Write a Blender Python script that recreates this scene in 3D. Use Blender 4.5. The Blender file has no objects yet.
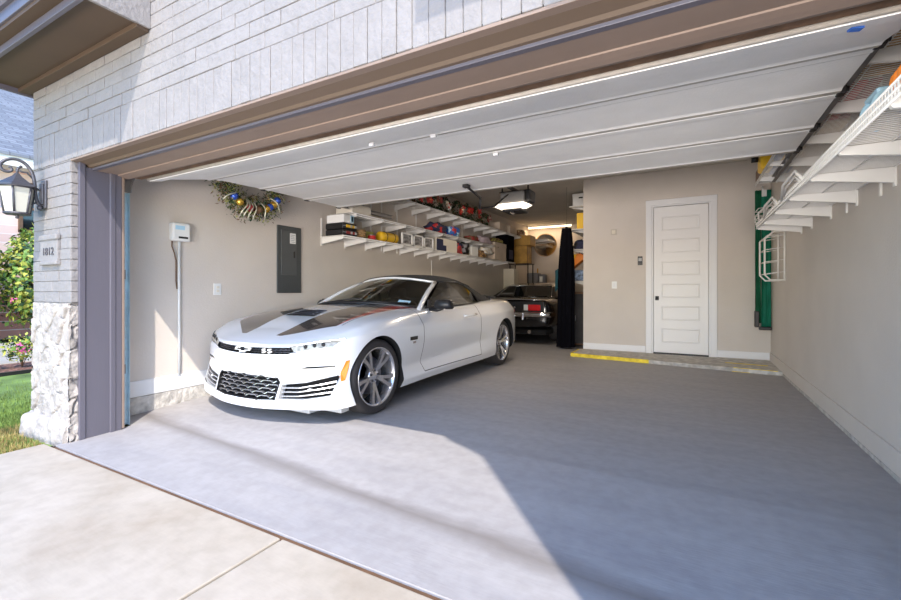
import bpy, bmesh, math, random
from mathutils import Vector, Matrix, noise
random.seed(7)
SC = bpy.context.scene
COL = SC.collection
R = math.radians
PI = math.pi

# ---------------- camera ----------------
YAW = 28.85
CAMZ = 1.10
cam_d = bpy.data.cameras.new('camera')
cam = bpy.data.objects.new('camera', cam_d); COL.objects.link(cam)
cam.location = (0, 0, CAMZ); cam.rotation_euler = (R(90), 0, R(YAW))
cam_d.sensor_width = 36; cam_d.lens = 435.0/901*36; cam_d.shift_y = -9.0/901
cam_d.clip_start = 0.05; cam_d.clip_end = 300
SC.camera = cam

# ---------------- light ----------------
SUN_DIR = Vector((-0.86, 1.0, -1.53)).normalized()
world = bpy.data.worlds.new('sky'); SC.world = world; world.use_nodes = True
wn = world.node_tree; wn.nodes.clear()
sky = wn.nodes.new('ShaderNodeTexSky'); sky.sky_type = 'NISHITA'
sky.sun_disc = False; sky.sun_elevation = R(49); sky.sun_rotation = math.atan2(-SUN_DIR.x, -SUN_DIR.y)
sky.air_density = 1.0; sky.dust_density = 0.6; sky.ozone_density = 1.6
bg = wn.nodes.new('ShaderNodeBackground'); bg.inputs[1].default_value = 0.40
wo = wn.nodes.new('ShaderNodeOutputWorld')
hs = wn.nodes.new('ShaderNodeHueSaturation'); hs.inputs['Saturation'].default_value = 1.55
wn.links.new(sky.outputs[0], hs.inputs['Color']); wn.links.new(hs.outputs[0], bg.inputs[0]); wn.links.new(bg.outputs[0], wo.inputs[0])
sd = bpy.data.lights.new('sun', 'SUN'); sd.energy = 4.2; sd.angle = R(0.6); sd.color = (1.0, 0.91, 0.80)
sun = bpy.data.objects.new('sun', sd); COL.objects.link(sun); sun.location = (8, -10, 14)
sun.rotation_euler = SUN_DIR.to_track_quat('-Z', 'Y').to_euler()
# soft fill lamp added several metres behind the viewpoint to brighten the garage
fl = bpy.data.lights.new('street_bounce', 'AREA'); fl.shape = 'RECTANGLE'; fl.size = 6; fl.size_y = 1.6; fl.energy = 640; fl.color = (1.0, 0.90, 0.83)
flo = bpy.data.objects.new('street_bounce', fl); COL.objects.link(flo); flo.location = (-0.3, -4.8, 0.5)
flo.rotation_euler = Vector((-0.05, 1.0, 0.50)).to_track_quat('-Z', 'Y').to_euler()
SC.view_settings.view_transform = 'Standard'; SC.view_settings.look = 'None'
SC.view_settings.gamma = 1.0; SC.view_settings.use_curve_mapping = False
SC.view_settings.exposure = 0.38

# ---------------- materials ----------------
def pm(name, col, rough=0.6, metal=0.0, var=0.0, vscale=6.0, bump=0.0, bscale=40.0, coat=0.0, spec=0.5, emit=None, estr=0.0, trans=0.0, alpha=1.0, stretch=(1,1,1), detail=4.0, sheen=0.0):
    m = bpy.data.materials.new(name); m.use_nodes = True
    nt = m.node_tree; b = nt.nodes['Principled BSDF']
    b.inputs['Base Color'].default_value = (*col, 1); b.inputs['Roughness'].default_value = rough
    b.inputs['Metallic'].default_value = metal; b.inputs['Coat Weight'].default_value = coat
    b.inputs['Coat Roughness'].default_value = 0.05
    b.inputs['Specular IOR Level'].default_value = spec
    b.inputs['Transmission Weight'].default_value = trans; b.inputs['Alpha'].default_value = alpha
    if sheen: b.inputs['Sheen Weight'].default_value = sheen
    if emit: b.inputs['Emission Color'].default_value = (*emit, 1); b.inputs['Emission Strength'].default_value = estr
    tc = nt.nodes.new('ShaderNodeTexCoord'); mp = nt.nodes.new('ShaderNodeMapping')
    mp.inputs['Scale'].default_value = stretch
    nt.links.new(tc.outputs['Object'], mp.inputs['Vector'])
    if var:
        n = nt.nodes.new('ShaderNodeTexNoise'); n.inputs['Scale'].default_value = vscale; n.inputs['Detail'].default_value = detail
        nt.links.new(mp.outputs[0], n.inputs['Vector'])
        mx = nt.nodes.new('ShaderNodeMixRGB'); mx.name = 'mix'
        mx.inputs[1].default_value = (*[max(0, c*(1-var)) for c in col], 1); mx.inputs[2].default_value = (*[min(1, c*(1+var)) for c in col], 1)
        rp = nt.nodes.new('ShaderNodeValToRGB'); rp.color_ramp.elements[0].position = 0.32; rp.color_ramp.elements[1].position = 0.68
        nt.links.new(n.outputs['Fac'], rp.inputs[0]); nt.links.new(rp.outputs[0], mx.inputs[0]); nt.links.new(mx.outputs[0], b.inputs['Base Color'])
    if bump:
        n2 = nt.nodes.new('ShaderNodeTexNoise'); n2.inputs['Scale'].default_value = bscale; n2.inputs['Detail'].default_value = 5
        nt.links.new(mp.outputs[0], n2.inputs['Vector'])
        bp = nt.nodes.new('ShaderNodeBump'); bp.inputs['Strength'].default_value = bump; bp.inputs['Distance'].default_value = 0.02
        nt.links.new(n2.outputs['Fac'], bp.inputs['Height']); nt.links.new(bp.outputs[0], b.inputs['Normal'])
    return m

M = {}
def mk(k, *a, **kw): M[k] = pm(k, *a, **kw); return M[k]
mk('brick_paint', (0.23,0.219,0.217), 0.75, var=0.06, vscale=9, bump=0.5, bscale=30)
mk('mortar_paint', (0.215,0.205,0.20), 0.9, var=0.1, vscale=12, bump=0.5, bscale=50)
mk('stone', (0.36,0.33,0.305), 0.85, var=0.22, vscale=11, bump=0.9, bscale=22)
mk('trim_grey', (0.105,0.10,0.125), 0.4, var=0.03, vscale=3, bump=0.05, bscale=60, stretch=(1,1,0.1))
mk('eave_paint', (0.085,0.055,0.035), 0.6, var=0.05, vscale=3)
mk('soffit_paint', (0.235,0.175,0.14), 0.6, var=0.05, vscale=3)
mk('brown_seal', (0.16,0.09,0.05), 0.8, var=0.3, vscale=12)
mk('wall_paint', (0.64,0.585,0.53), 0.85, var=0.03, vscale=2, bump=0.12, bscale=70)
mk('ceiling_paint', (0.60,0.56,0.50), 0.9, var=0.04, vscale=3, bump=0.3, bscale=90)
mk('white_trim', (0.74,0.74,0.75), 0.4)
mk('door_white', (0.80,0.79,0.78), 0.4)
mk('panel_white', (0.90,0.89,0.86), 0.45, var=0.03, vscale=4, bump=0.1, bscale=80)
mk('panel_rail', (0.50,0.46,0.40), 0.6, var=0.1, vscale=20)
mk('concrete_rough', (0.52,0.49,0.45), 0.9, var=0.25, vscale=14, bump=0.9, bscale=25)
mk('yellow_paint', (0.85,0.62,0.04), 0.6, var=0.25, vscale=14)
mk('disc_dark', (0.10,0.10,0.12), 0.4, 0.8)
mk('steel', (0.55,0.57,0.60), 0.35, 0.9, var=0.1, vscale=10)
mk('galv', (0.55,0.68,0.75), 0.4, 0.7, var=0.1, vscale=14)
mk('track_grey', (0.26,0.25,0.25), 0.5, 0.5)
mk('dark_metal', (0.035,0.033,0.035), 0.45, 0.6)
mk('black_plastic', (0.012,0.012,0.014), 0.4)
mk('black_void', (0.004,0.004,0.005), 0.9)
mk('rubber', (0.03,0.027,0.028), 0.75, bump=0.2, bscale=60)
mk('chrome', (0.85,0.85,0.87), 0.08, 1.0)
mk('alloy', (0.66,0.66,0.69), 0.25, 0.9)
mk('alloy_dark', (0.10,0.10,0.12), 0.35, 0.8)
mk('caliper', (0.03,0.05,0.20), 0.4)
mk('fabric_black', (0.012,0.011,0.012), 0.95, bump=0.3, bscale=200, sheen=0.05)
mk('curtain_black', (0.004,0.004,0.006), 1.0, spec=0.05, bump=0.2, bscale=60)
mk('seat_dark', (0.03,0.028,0.03), 0.7, var=0.2)
mk('lamp_black', (0.09,0.09,0.105), 0.45, 0.5, bump=0.2, bscale=60)
mk('amber', (0.85,0.27,0.02), 0.25, coat=0.5)
mk('red_lens', (0.6,0.01,0.015), 0.2, coat=0.8)
mk('white_lens', (0.75,0.75,0.75), 0.2, coat=0.8)
mk('lens_grey', (0.40,0.37,0.31), 0.3, 0.1, coat=0.3, var=0.35, vscale=30)
mk('panel_grey', (0.085,0.095,0.10), 0.45, 0.4)
mk('panel_grey_lit', (0.11,0.12,0.125), 0.45, 0.4)
mk('white_plastic', (0.78,0.79,0.78), 0.4)
mk('opener_grey', (0.16,0.155,0.15), 0.5)
mk('crown_paint', (0.12,0.085,0.06), 0.6)
mk('grey_plastic', (0.42,0.43,0.44), 0.5)
mk('wire_white', (0.80,0.79,0.76), 0.4)
mk('liner', (0.55,0.50,0.43), 0.5, trans=0.0)
mk('leaf', (0.13,0.24,0.04), 0.6, var=0.6, vscale=3)
mk('leaf_yellow', (0.38,0.40,0.06), 0.6, var=0.4, vscale=5)
mk('leaf_dark', (0.02,0.06,0.02), 0.7, var=0.5, vscale=20)
mk('flower_pink', (0.75,0.12,0.35), 0.6)
mk('grass', (0.15,0.22,0.045), 0.8, var=0.5, vscale=2.5)
mk('grass_dry', (0.36,0.27,0.10), 0.8, var=0.4, vscale=5)
mk('mulch', (0.20,0.10,0.07), 0.9, var=0.6, vscale=25, bump=1.0, bscale=40)
mk('paper_sand', (0.62,0.52,0.42), 0.9, var=0.12, vscale=3)
mk('kraft', (0.50,0.36,0.20), 0.85, var=0.1, vscale=8)
mk('wood_tan', (0.48,0.30,0.13), 0.6, var=0.3, vscale=6, stretch=(1,1,6))
mk('wood_yellow', (0.45,0.25,0.05), 0.5, var=0.25, vscale=5)
mk('red', (0.55,0.03,0.03), 0.5); mk('red_dark', (0.28,0.03,0.03), 0.6); mk('blue', (0.03,0.13,0.45), 0.5)
mk('navy', (0.02,0.025,0.07), 0.7); mk('light_blue', (0.42,0.66,0.82), 0.6); mk('orange', (0.90,0.27,0.03), 0.5)
mk('yellow', (0.85,0.52,0.02), 0.45); mk('olive', (0.35,0.36,0.10), 0.7); mk('teal', (0.01,0.11,0.15), 0.6)
mk('green_cloth', (0.005,0.17,0.08), 0.7, var=0.2, vscale=4); mk('green_light', (0.01,0.28,0.17), 0.7, var=0.15, vscale=4)
mk('brown', (0.15,0.08,0.04), 0.7, var=0.2); mk('cream', (0.75,0.70,0.60), 0.7); mk('white', (0.82,0.82,0.80), 0.6)
mk('wicker', (0.28,0.18,0.09), 0.8, var=0.5, vscale=40, bump=0.8, bscale=60)
mk('grey_cloth', (0.22,0.22,0.24), 0.85); mk('gold', (0.80,0.50,0.08), 0.25, 0.8); mk('ball_blue', (0.05,0.12,0.55), 0.2, 0.5)
mk('mesh_silver', (0.55,0.55,0.45), 0.4, 0.5, var=0.3, vscale=30)
mk('lavender', (0.50,0.42,0.48), 0.7, var=0.2)
mk('blue_tape', (0.03,0.12,0.45), 0.6)
mk('lit_lens', (1,0.95,0.85), 0.3, emit=(1,0.86,0.68), estr=1.5)
mk('lit_tube', (1,0.9,0.7), 0.3, emit=(1,0.72,0.42), estr=4.0)
mk('lamp_glass', (0.50,0.50,0.44), 0.35, alpha=1.0, coat=0.6)
mk('black_paint', (0.006,0.006,0.008), 0.25, coat=1.0)
mk('glass_dark', (0.01,0.012,0.012), 0.04, coat=1.0)

def glassmat(name, tint=(0.75,0.82,0.80), mixf=0.12):
    m = bpy.data.materials.new(name); m.use_nodes = True; nt = m.node_tree; nt.nodes.clear()
    o = nt.nodes.new('ShaderNodeOutputMaterial'); t = nt.nodes.new('ShaderNodeBsdfTransparent'); g = nt.nodes.new('ShaderNodeBsdfGlossy')
    fr = nt.nodes.new('ShaderNodeFresnel'); fr.inputs[0].default_value = 1.5
    mt = nt.nodes.new('ShaderNodeMath'); mt.operation = 'ADD'; mt.inputs[1].default_value = mixf
    t.inputs[0].default_value = (*tint, 1); g.inputs['Roughness'].default_value = 0.02; g.inputs[0].default_value = (0.95,0.97,0.95,1)
    mx = nt.nodes.new('ShaderNodeMixShader')
    nt.links.new(fr.outputs[0], mt.inputs[0]); nt.links.new(mt.outputs[0], mx.inputs[0])
    nt.links.new(t.outputs[0], mx.inputs[1]); nt.links.new(g.outputs[0], mx.inputs[2]); nt.links.new(mx.outputs[0], o.inputs[0])
    M[name] = m; return m
glassmat('windshield_glass', (0.38,0.55,0.47), 0.16); glassmat('side_glass', (0.36,0.40,0.30), 0.16); glassmat('lamp_pane', (0.85,0.87,0.85), 0.10)  # car glass tinted green and olive in place of reflected greenery

def nodes_of(m): return m.node_tree, m.node_tree.nodes['Principled BSDF']

def concrete(name, base, dark, light, streak=True, joint=None):
    """broomed / trowelled concrete: two noises, stains as shapes of their own"""
    m = pm(name, base, 0.62); nt, b = nodes_of(m); N = nt.nodes.new; L = nt.links.new
    tc = N('ShaderNodeTexCoord')
    mp = N('ShaderNodeMapping'); mp.inputs['Scale'].default_value = (0.55, 2.6, 1) if streak else (1,1,1)
    L(tc.outputs['Object'], mp.inputs['Vector'])
    n1 = N('ShaderNodeTexNoise'); n1.inputs['Scale'].default_value = 1.6; n1.inputs['Detail'].default_value = 8; n1.inputs['Roughness'].default_value = 0.65
    L(mp.outputs[0], n1.inputs['Vector'])
    n2 = N('ShaderNodeTexNoise'); n2.inputs['Scale'].default_value = 14; n2.inputs['Detail'].default_value = 6
    L(tc.outputs['Object'], n2.inputs['Vector'])
    r1 = N('ShaderNodeValToRGB'); e = r1.color_ramp.elements
    e[0].position = 0.30; e[0].color = (*dark, 1); e[1].position = 0.72; e[1].color = (*light, 1)
    em = r1.color_ramp.elements.new(0.5); em.color = (*base, 1)
    L(n1.outputs['Fac'], r1.inputs[0])
    mx = N('ShaderNodeMixRGB'); mx.blend_type = 'MULTIPLY'; mx.inputs[0].default_value = 0.35
    r2 = N('ShaderNodeValToRGB'); r2.color_ramp.elements[0].position = 0.35; r2.color_ramp.elements[0].color = (0.72,0.70,0.68,1); r2.color_ramp.elements[1].position = 0.62
    L(n2.outputs['Fac'], r2.inputs[0]); L(r1.outputs[0], mx.inputs[1]); L(r2.outputs[0], mx.inputs[2])
    out = mx.outputs[0]
    if joint:  # a worn water-stained band running along x (centre y, half width, strength, colour)
        sx = N('ShaderNodeSeparateXYZ'); L(tc.outputs['Object'], sx.inputs[0])
        for (cy, slope, hw, st, col) in joint:
            a = N('ShaderNodeMath'); a.operation = 'MULTIPLY_ADD'; a.inputs[1].default_value = -slope; L(sx.outputs[0], a.inputs[0]); L(sx.outputs[1], a.inputs[2])
            ns = N('ShaderNodeMath'); ns.operation = 'MULTIPLY_ADD'; ns.inputs[1].default_value = hw*1.6; L(n1.outputs['Fac'], ns.inputs[0]); L(a.outputs[0], ns.inputs[2])
            d = N('ShaderNodeMath'); d.operation = 'SUBTRACT'; d.inputs[1].default_value = cy + hw*0.8; L(ns.outputs[0], d.inputs[0])
            ab = N('ShaderNodeMath'); ab.operation = 'ABSOLUTE'; L(d.outputs[0], ab.inputs[0])
            mr = N('ShaderNodeMapRange'); mr.inputs[1].default_value = 0; mr.inputs[2].default_value = hw; mr.inputs[3].default_value = st; mr.inputs[4].default_value = 0; L(ab.outputs[0], mr.inputs[0])
            k = N('ShaderNodeMixRGB'); k.inputs[2].default_value = (*col, 1); L(mr.outputs[0], k.inputs[0]); L(out, k.inputs[1]); out = k.outputs[0]
    L(out, b.inputs['Base Color'])
    bp = N('ShaderNodeBump'); bp.inputs['Strength'].default_value = 0.10 if streak else 0.06; bp.inputs['Distance'].default_value = 0.01
    n3 = N('ShaderNodeTexNoise'); n3.inputs['Scale'].default_value = 45; n3.inputs['Detail'].default_value = 6
    mp3 = N('ShaderNodeMapping'); mp3.inputs['Scale'].default_value = (0.3, 1.5, 1); L(tc.outputs['Object'], mp3.inputs['Vector']); L(mp3.outputs[0], n3.inputs['Vector'])
    L(n3.outputs['Fac'], bp.inputs['Height']); L(bp.outputs[0], b.inputs['Normal'])
    rr = N('ShaderNodeMapRange'); rr.inputs[3].default_value = 0.42; rr.inputs[4].default_value = 0.75; L(n1.outputs['Fac'], rr.inputs[0]); L(rr.outputs[0], b.inputs['Roughness'])
    M[name] = m; return m
concrete('floor_concrete', (0.375,0.36,0.363), (0.325,0.315,0.325), (0.42,0.403,0.40), True,
         [(1.75, -0.085, 0.10, 0.80, (0.19,0.17,0.16))])
concrete('drive_concrete', (0.47,0.415,0.34), (0.41,0.345,0.27), (0.52,0.465,0.395), False)

def brickmat(name, c1, c2, mortar, scale=1.0, rot=None):
    m = pm(name, c1, 0.85); nt, b = nodes_of(m); N = nt.nodes.new; L = nt.links.new
    tc = N('ShaderNodeTexCoord'); mp = N('ShaderNodeMapping')
    if rot: mp.inputs['Rotation'].default_value = rot
    t = N('ShaderNodeTexBrick'); t.inputs['Color1'].default_value = (*c1,1); t.inputs['Color2'].default_value = (*c2,1); t.inputs['Mortar'].default_value = (*mortar,1)
    t.inputs['Scale'].default_value = scale; t.inputs['Brick Width'].default_value = 0.22; t.inputs['Row Height'].default_value = 0.08; t.inputs['Mortar Size'].default_value = 0.008
    L(tc.outputs['Object'], mp.inputs[0]); L(mp.outputs[0], t.inputs['Vector']); L(t.outputs['Color'], b.inputs['Base Color'])
    M[name] = m; return m
brickmat('brick_red', (0.30,0.12,0.09), (0.48,0.26,0.20), (0.62,0.56,0.50), 1.0, (R(90),0,R(90)))
brickmat('brick_pale', (0.72,0.48,0.40), (0.80,0.60,0.50), (0.80,0.72,0.66), 1.0, (R(90),0,R(90)))
brickmat('shingle', (0.15,0.155,0.17), (0.24,0.245,0.26), (0.12,0.12,0.13), 0.6, (0,0,R(90)))

# ---------------- mesh helpers ----------------
def B(): return bmesh.new()

def box(bm, lo, hi, bev=0.0, mi=0, rot=None, piv=None):
    lo = Vector(lo); hi = Vector(hi); c = (lo+hi)/2; s = hi-lo
    r = bmesh.ops.create_cube(bm, size=1.0)
    vs = r['verts']
    for v in vs: v.co = Vector((v.co.x*s.x, v.co.y*s.y, v.co.z*s.z)) + c
    fs = list({f for v in vs for f in v.link_faces})
    for f in fs: f.material_index = mi
    if bev > 0:
        es = list({e for v in vs for e in v.link_edges})
        rr = bmesh.ops.bevel(bm, geom=es, offset=min(bev, min(s)*0.45), segments=2, affect='EDGES', profile=0.5)
        vs = list({v for f in rr['faces'] for v in f.verts})
        for f in rr['faces']: f.material_index = mi
    if rot is not None:
        p = Vector(piv) if piv is not None else c
        for v in vs: v.co = rot @ (v.co - p) + p
    return vs

def frame_of(d):
    d = d.normalized(); u = Vector((0,0,1)) if abs(d.z) < 0.9 else Vector((1,0,0))
    a = d.cross(u).normalized(); b = a.cross(d).normalized(); return a, b

def cyl(bm, p0, p1, r0, r1=None, seg=16, mi=0, cap=True, smooth=True):
    p0 = Vector(p0); p1 = Vector(p1); r1 = r0 if r1 is None else r1
    a, b = frame_of(p1-p0); rings = []
    for p, r in ((p0, r0), (p1, r1)):
        rings.append([bm.verts.new(p + a*math.cos(2*PI*i/seg)*r + b*math.sin(2*PI*i/seg)*r) for i in range(seg)])
    for i in range(seg):
        f = bm.faces.new((rings[0][i], rings[0][(i+1)%seg], rings[1][(i+1)%seg], rings[1][i])); f.material_index = mi; f.smooth = smooth
    if cap:
        f = bm.faces.new(rings[0][::-1]); f.material_index = mi; f = bm.faces.new(rings[1]); f.material_index = mi

def smooth_pts(pts, k=5):
    P = [Vector(p) for p in pts]; out = []
    for i in range(len(P)-1):
        a, b, c, d = P[max(i-1,0)], P[i], P[i+1], P[min(i+2,len(P)-1)]
        for q in range(k):
            t = q/k; out.append(0.5*((2*b)+(c-a)*t+(2*a-5*b+4*c-d)*t*t+(3*b-a-3*c+d)*t*t*t))
    out.append(P[-1]); return out

def tube(bm, pts, r, seg=8, mi=0, closed=False):
    pts = [Vector(p) for p in pts]; rings = []; n = len(pts); pa = None
    for k, p in enumerate(pts):
        if closed: d = pts[(k+1)%n] - pts[k-1]
        else: d = pts[min(k+1, n-1)] - pts[max(k-1, 0)]
        d = d.normalized() if d.length > 1e-9 else Vector((0,0,1))
        if pa is None: a, b = frame_of(d)
        else:
            a = pa - d*pa.dot(d)
            if a.length < 1e-4: a, b = frame_of(d)
            a.normalize(); b = a.cross(d).normalized()
        pa = a
        rr = r[k] if isinstance(r, (list, tuple)) else r
        rings.append([bm.verts.new(p + a*math.cos(2*PI*i/seg)*rr + b*math.sin(2*PI*i/seg)*rr) for i in range(seg)])
    m = n if closed else n-1
    for k in range(m):
        A = rings[k]; C = rings[(k+1)%n]
        for i in range(seg):
            f = bm.faces.new((A[i], A[(i+1)%seg], C[(i+1)%seg], C[i])); f.smooth = True; f.material_index = mi
    if not closed:
        bm.faces.new(rings[0][::-1]).material_index = mi; bm.faces.new(rings[-1]).material_index = mi

def lathe(bm, prof, org, axis=(0,0,1), seg=24, mi=0, arc=2*PI, smooth=True):
    """prof: list of (radius, along axis)"""
    org = Vector(org); ax = Vector(axis).normalized(); a, b = frame_of(ax); rings = []
    full = abs(arc-2*PI) < 1e-6; n = seg if full else seg+1
    for r, h in prof:
        rings.append([bm.verts.new(org + ax*h + a*math.cos(arc*i/seg)*max(r,1e-4) + b*math.sin(arc*i/seg)*max(r,1e-4)) for i in range(n)])
    for k in range(len(prof)-1):
        for i in range(seg):
            j = (i+1) % n
            f = bm.faces.new((rings[k][i], rings[k][j], rings[k+1][j], rings[k+1][i])); f.smooth = smooth; f.material_index = mi
    bmesh.ops.remove_doubles(bm, verts=[v for r in rings for v in r], dist=2e-4)

def prism(bm, poly, d0, d1, conv, mi=0):
    """poly 2D points; conv(u, v, d) -> world point"""
    A = [bm.verts.new(conv(u, v, d0)) for u, v in poly]; C = [bm.verts.new(conv(u, v, d1)) for u, v in poly]; n = len(poly)
    fs = [bm.faces.new(A), bm.faces.new(C[::-1])]
    for i in range(n): fs.append(bm.faces.new((A[i], A[(i+1)%n], C[(i+1)%n], C[i])[::-1]))
    for f in fs: f.material_index = mi
    return fs

def ball(bm, c, r, seg=12, mi=0, sc=(1,1,1)):
    res = bmesh.ops.create_uvsphere(bm, u_segments=seg, v_segments=max(6, seg//2+2), radius=r)
    for v in res['verts']:
        v.co = Vector((v.co.x*sc[0], v.co.y*sc[1], v.co.z*sc[2])) + Vector(c)
        for f in v.link_faces: f.smooth = True; f.material_index = mi

def grid(bm, pts, mi=0, smooth=True, closed_u=False):
    """pts[row][col] world points"""
    V = [[bm.verts.new(p) for p in row] for row in pts]
    for i in range(len(V)-1):
        n = len(V[i]); m = n if closed_u else n-1
        for j in range(m):
            try:
                f = bm.faces.new((V[i][j], V[i][(j+1)%n], V[i+1][(j+1)%n], V[i+1][j])); f.smooth = smooth; f.material_index = mi
            except ValueError: pass
    return V

def build(name, bm, mats, parent=None, loc=None, smooth=None, fixn=True):
    """bm in world coordinates -> one mesh object with its origin at loc (or at the parent's)"""
    if fixn: bmesh.ops.recalc_face_normals(bm, faces=bm.faces[:])
    org = Vector((0,0,0))
    if parent is not None:
        p = parent
        while p is not None: org += p.location; p = p.parent
    elif loc is not None: org = Vector(loc)
    elif len(bm.verts):
        xs = [v.co.x for v in bm.verts]; ys = [v.co.y for v in bm.verts]; zs = [v.co.z for v in bm.verts]
        org = Vector(((min(xs)+max(xs))/2, (min(ys)+max(ys))/2, min(zs)))
    for v in bm.verts: v.co -= org
    if smooth is not None:
        for f in bm.faces: f.smooth = smooth
    me = bpy.data.meshes.new(name); bm.to_mesh(me); bm.free()
    if not isinstance(mats, (list, tuple)): mats = [mats]
    for m in mats: me.materials.append(M[m] if isinstance(m, str) else m)
    o = bpy.data.objects.new(name, me); COL.objects.link(o)
    if parent is not None: o.parent = parent
    else: o.location = org
    return o

def tag(o, label, cat, group=None):
    o['label'] = label; o['category'] = cat
    if group: o['group'] = group
    return o
def struct(name, bm, mats, label=None, loc=None, **k):
    o = build(name, bm, mats, loc=loc if loc is not None else (0,0,0), **k); o['kind'] = 'structure'
    if label: o['label'] = label
    return o
def thing(name, loc, label, cat, group=None):
    o = bpy.data.objects.new(name, None); COL.objects.link(o); o.location = loc; o.empty_display_size = 0.1
    return tag(o, label, cat, group)
def dup(root, loc, label=None, rotz=None):
    r = root.copy(); COL.objects.link(r); r.location = loc
    if label: r['label'] = label
    if rotz is not None: r.rotation_euler = (0,0,rotz)
    def rec(src, dst):
        for ch in list(src.children):
            c = ch.copy(); COL.objects.link(c); c.parent = dst; rec(ch, c)
    rec(root, r); return r
def text_bm(s, size, xf, depth=0.003):
    """letters as a bmesh; xf maps text-plane (x, y, z) to world"""
    cu = bpy.data.curves.new('t', 'FONT'); cu.body = s; cu.size = size; cu.extrude = depth; cu.align_x = 'CENTER'; cu.align_y = 'CENTER'
    o = bpy.data.objects.new('t', cu); COL.objects.link(o)
    dg = bpy.context.evaluated_depsgraph_get(); dg.update(); me = bpy.data.meshes.new_from_object(o.evaluated_get(dg))
    bm = bmesh.new(); bm.from_mesh(me)
    for v in bm.verts: v.co = Vector(xf(v.co.x, v.co.y, v.co.z))
    bpy.data.objects.remove(o); bpy.data.meshes.remove(me); bpy.data.curves.remove(cu)
    return bm
# ================= setting =================
XL, XR, XC = -4.45, 1.06, -1.69      # left wall, right wall, return wall of the deep bay
YW, YI = 1.50, 1.83                  # outer and inner face of the front wall
YB, YD = 8.04, 13.2                  # back wall, far wall of the deep bay
ZC, ZH = 3.10, 2.09                  # ceiling, head of the opening
XJ = -4.12                           # brick edge of the left jamb

# garage floor slab
bm = B()
prof = [(1.42,-0.048),(1.905,-0.036),(1.92,-0.0355),(1.94,-0.035),(2.25,-0.02),(2.75,0.0),(8.2,0.0),(13.4,0.0)]
grid(bm, [[(x, y, z) for x in (-4.55, -4.14, 1.2)] for y, z in prof[2:]], smooth=False)
grid(bm, [[(x, y, z) for x in (-4.14, 1.2)] for y, z in prof[:3]], smooth=False)
grid(bm, [[(-4.14,1.42,-0.048),(1.2,1.42,-0.048)],[(-4.14,1.42,-0.3),(1.2,1.42,-0.3)]], smooth=False)
struct('floor', bm, 'floor_concrete')
# driveway slabs, a joint at y 1.40 and one at x -1.67
bm = B()
for x0, x1 in ((-4.27,-1.675),(-1.66,1.6),(1.615,7)):
    for y0, y1 in ((-2.2,1.395),(-6,-2.215)):
        box(bm, (x0,y0,-0.25), (x1,y1,-0.052), 0.006)
struct('floor_driveway', bm, 'drive_concrete')
bm = B(); box(bm, (-30,-40,-0.45), (30,40,-0.3)); struct('floor_street', bm, 'drive_concrete')
bm = B(); box(bm, (-4.14,1.395,-0.2), (1.5,1.422,-0.062)); struct('trim_1', bm, 'brown')

# front wall backing
bm = B()
box(bm, (-4.80,YW+0.006,-0.1), (XJ-0.01,YI-0.01,4.2)); box(bm, (XJ-0.02,YW+0.006,ZH+0.025), (3.4,YI-0.01,4.2)); box(bm, (0.86,YW+0.02,-0.1), (3.4,YI-0.01,ZH+0.03))
struct('wall_front', bm, 'mortar_paint')
# painted bricks, one mesh
bm = B(); rnd = random.Random(3)
def brk(x0, x1, z0, z1, y=YW, dep=0.03):
    o = rnd.uniform(-0.0025, 0.0025); a = rnd.uniform(0.3,1.0)*0.0045
    box(bm, (x0+a*0.6, y+o, z0+a*0.7), (x1-a*0.6, y+dep, z1-a*0.7), 0.0035)
# soldier course over the opening
x = -4.80
while x < 2.2:
    brk(x, x+0.079, ZH+0.012, ZH+0.262); x += 0.079
z = ZH+0.262; row = 0
while z < 3.9:
    x = -4.80 - (0.12 if row % 2 else 0)
    hi = 2.7 if z < 3.0 else 2.7
    if 2.52 < z and z < 2.75:
        xe = -4.80
    while x < hi:
        x0 = max(x, -4.80); brk(x0, x+0.24, z, z+0.083); x += 0.24
    z += 0.083; row += 1
# pier
z = 1.01; row = 0
while z < ZH+0.0:
    zt = min(z+0.083, ZH+0.012); x = -4.80 - (0.12 if row % 2 else 0)
    while x < XJ-0.02:
        x0 = max(x, -4.80); x1 = min(x+0.24, XJ)
        if XJ-x1 < 0.06: x1 = XJ
        brk(x0, x1, z, zt)
        if x1 >= XJ-1e-6: break
        x += 0.24
    box(bm, (XJ-0.02, YW+0.004, z+0.003), (XJ+0.001, YW+0.075, zt-0.003), 0.003)
    z += 0.083; row += 1
struct('wall_front_brick', bm, 'brick_paint')

# irregular stone base of the pier : cells pushed out from the face
def stoneface(bm, org, ux, uz, n, w, h, nu, nv):
    org = Vector(org); ux = Vector(ux); uz = Vector(uz); n = Vector(n); pts = []
    rr = random.Random(11); seeds = []
    for q in range(4000):
        p = (rr.uniform(-.1, w+.1), rr.uniform(-.1, h+.1)); r_ = rr.uniform(.13,.22)
        if all(math.hypot((p[0]-s_[0])*.8, p[1]-s_[1]) > r_ for s_ in seeds): seeds.append((p[0], p[1], rr.uniform(.012,.032), rr.uniform(-.3,.3)))
    for j in range(nv+1):
        row = []
        for i in range(nu+1):
            u = w*i/nu; v = h*j/nv
            wu = u + 0.05*noise.noise(Vector((u*8, v*8, 1.3))); wv = v + 0.05*noise.noise(Vector((u*8, v*8, 7.7)))
            d = sorted((math.hypot((wu-s[0])*0.75, wv-s[1]), k) for k, s in enumerate(seeds))[:2]
            e = d[1][0]-d[0][0]; s = seeds[d[0][1]]
            t = min(1, e/0.03); t = t*(2-t)
            hgt = t*(s[2] + s[3]*(wu-s[0])*0.25) + 0.009*noise.noise(Vector((u*14, v*16, 4.1))) + 0.0035*noise.noise(Vector((u*45, v*45, 2.1)))
            row.append(org + ux*u + uz*v + n*hgt)
        pts.append(row)
    grid(bm, pts, smooth=False)
bm = B()
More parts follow.
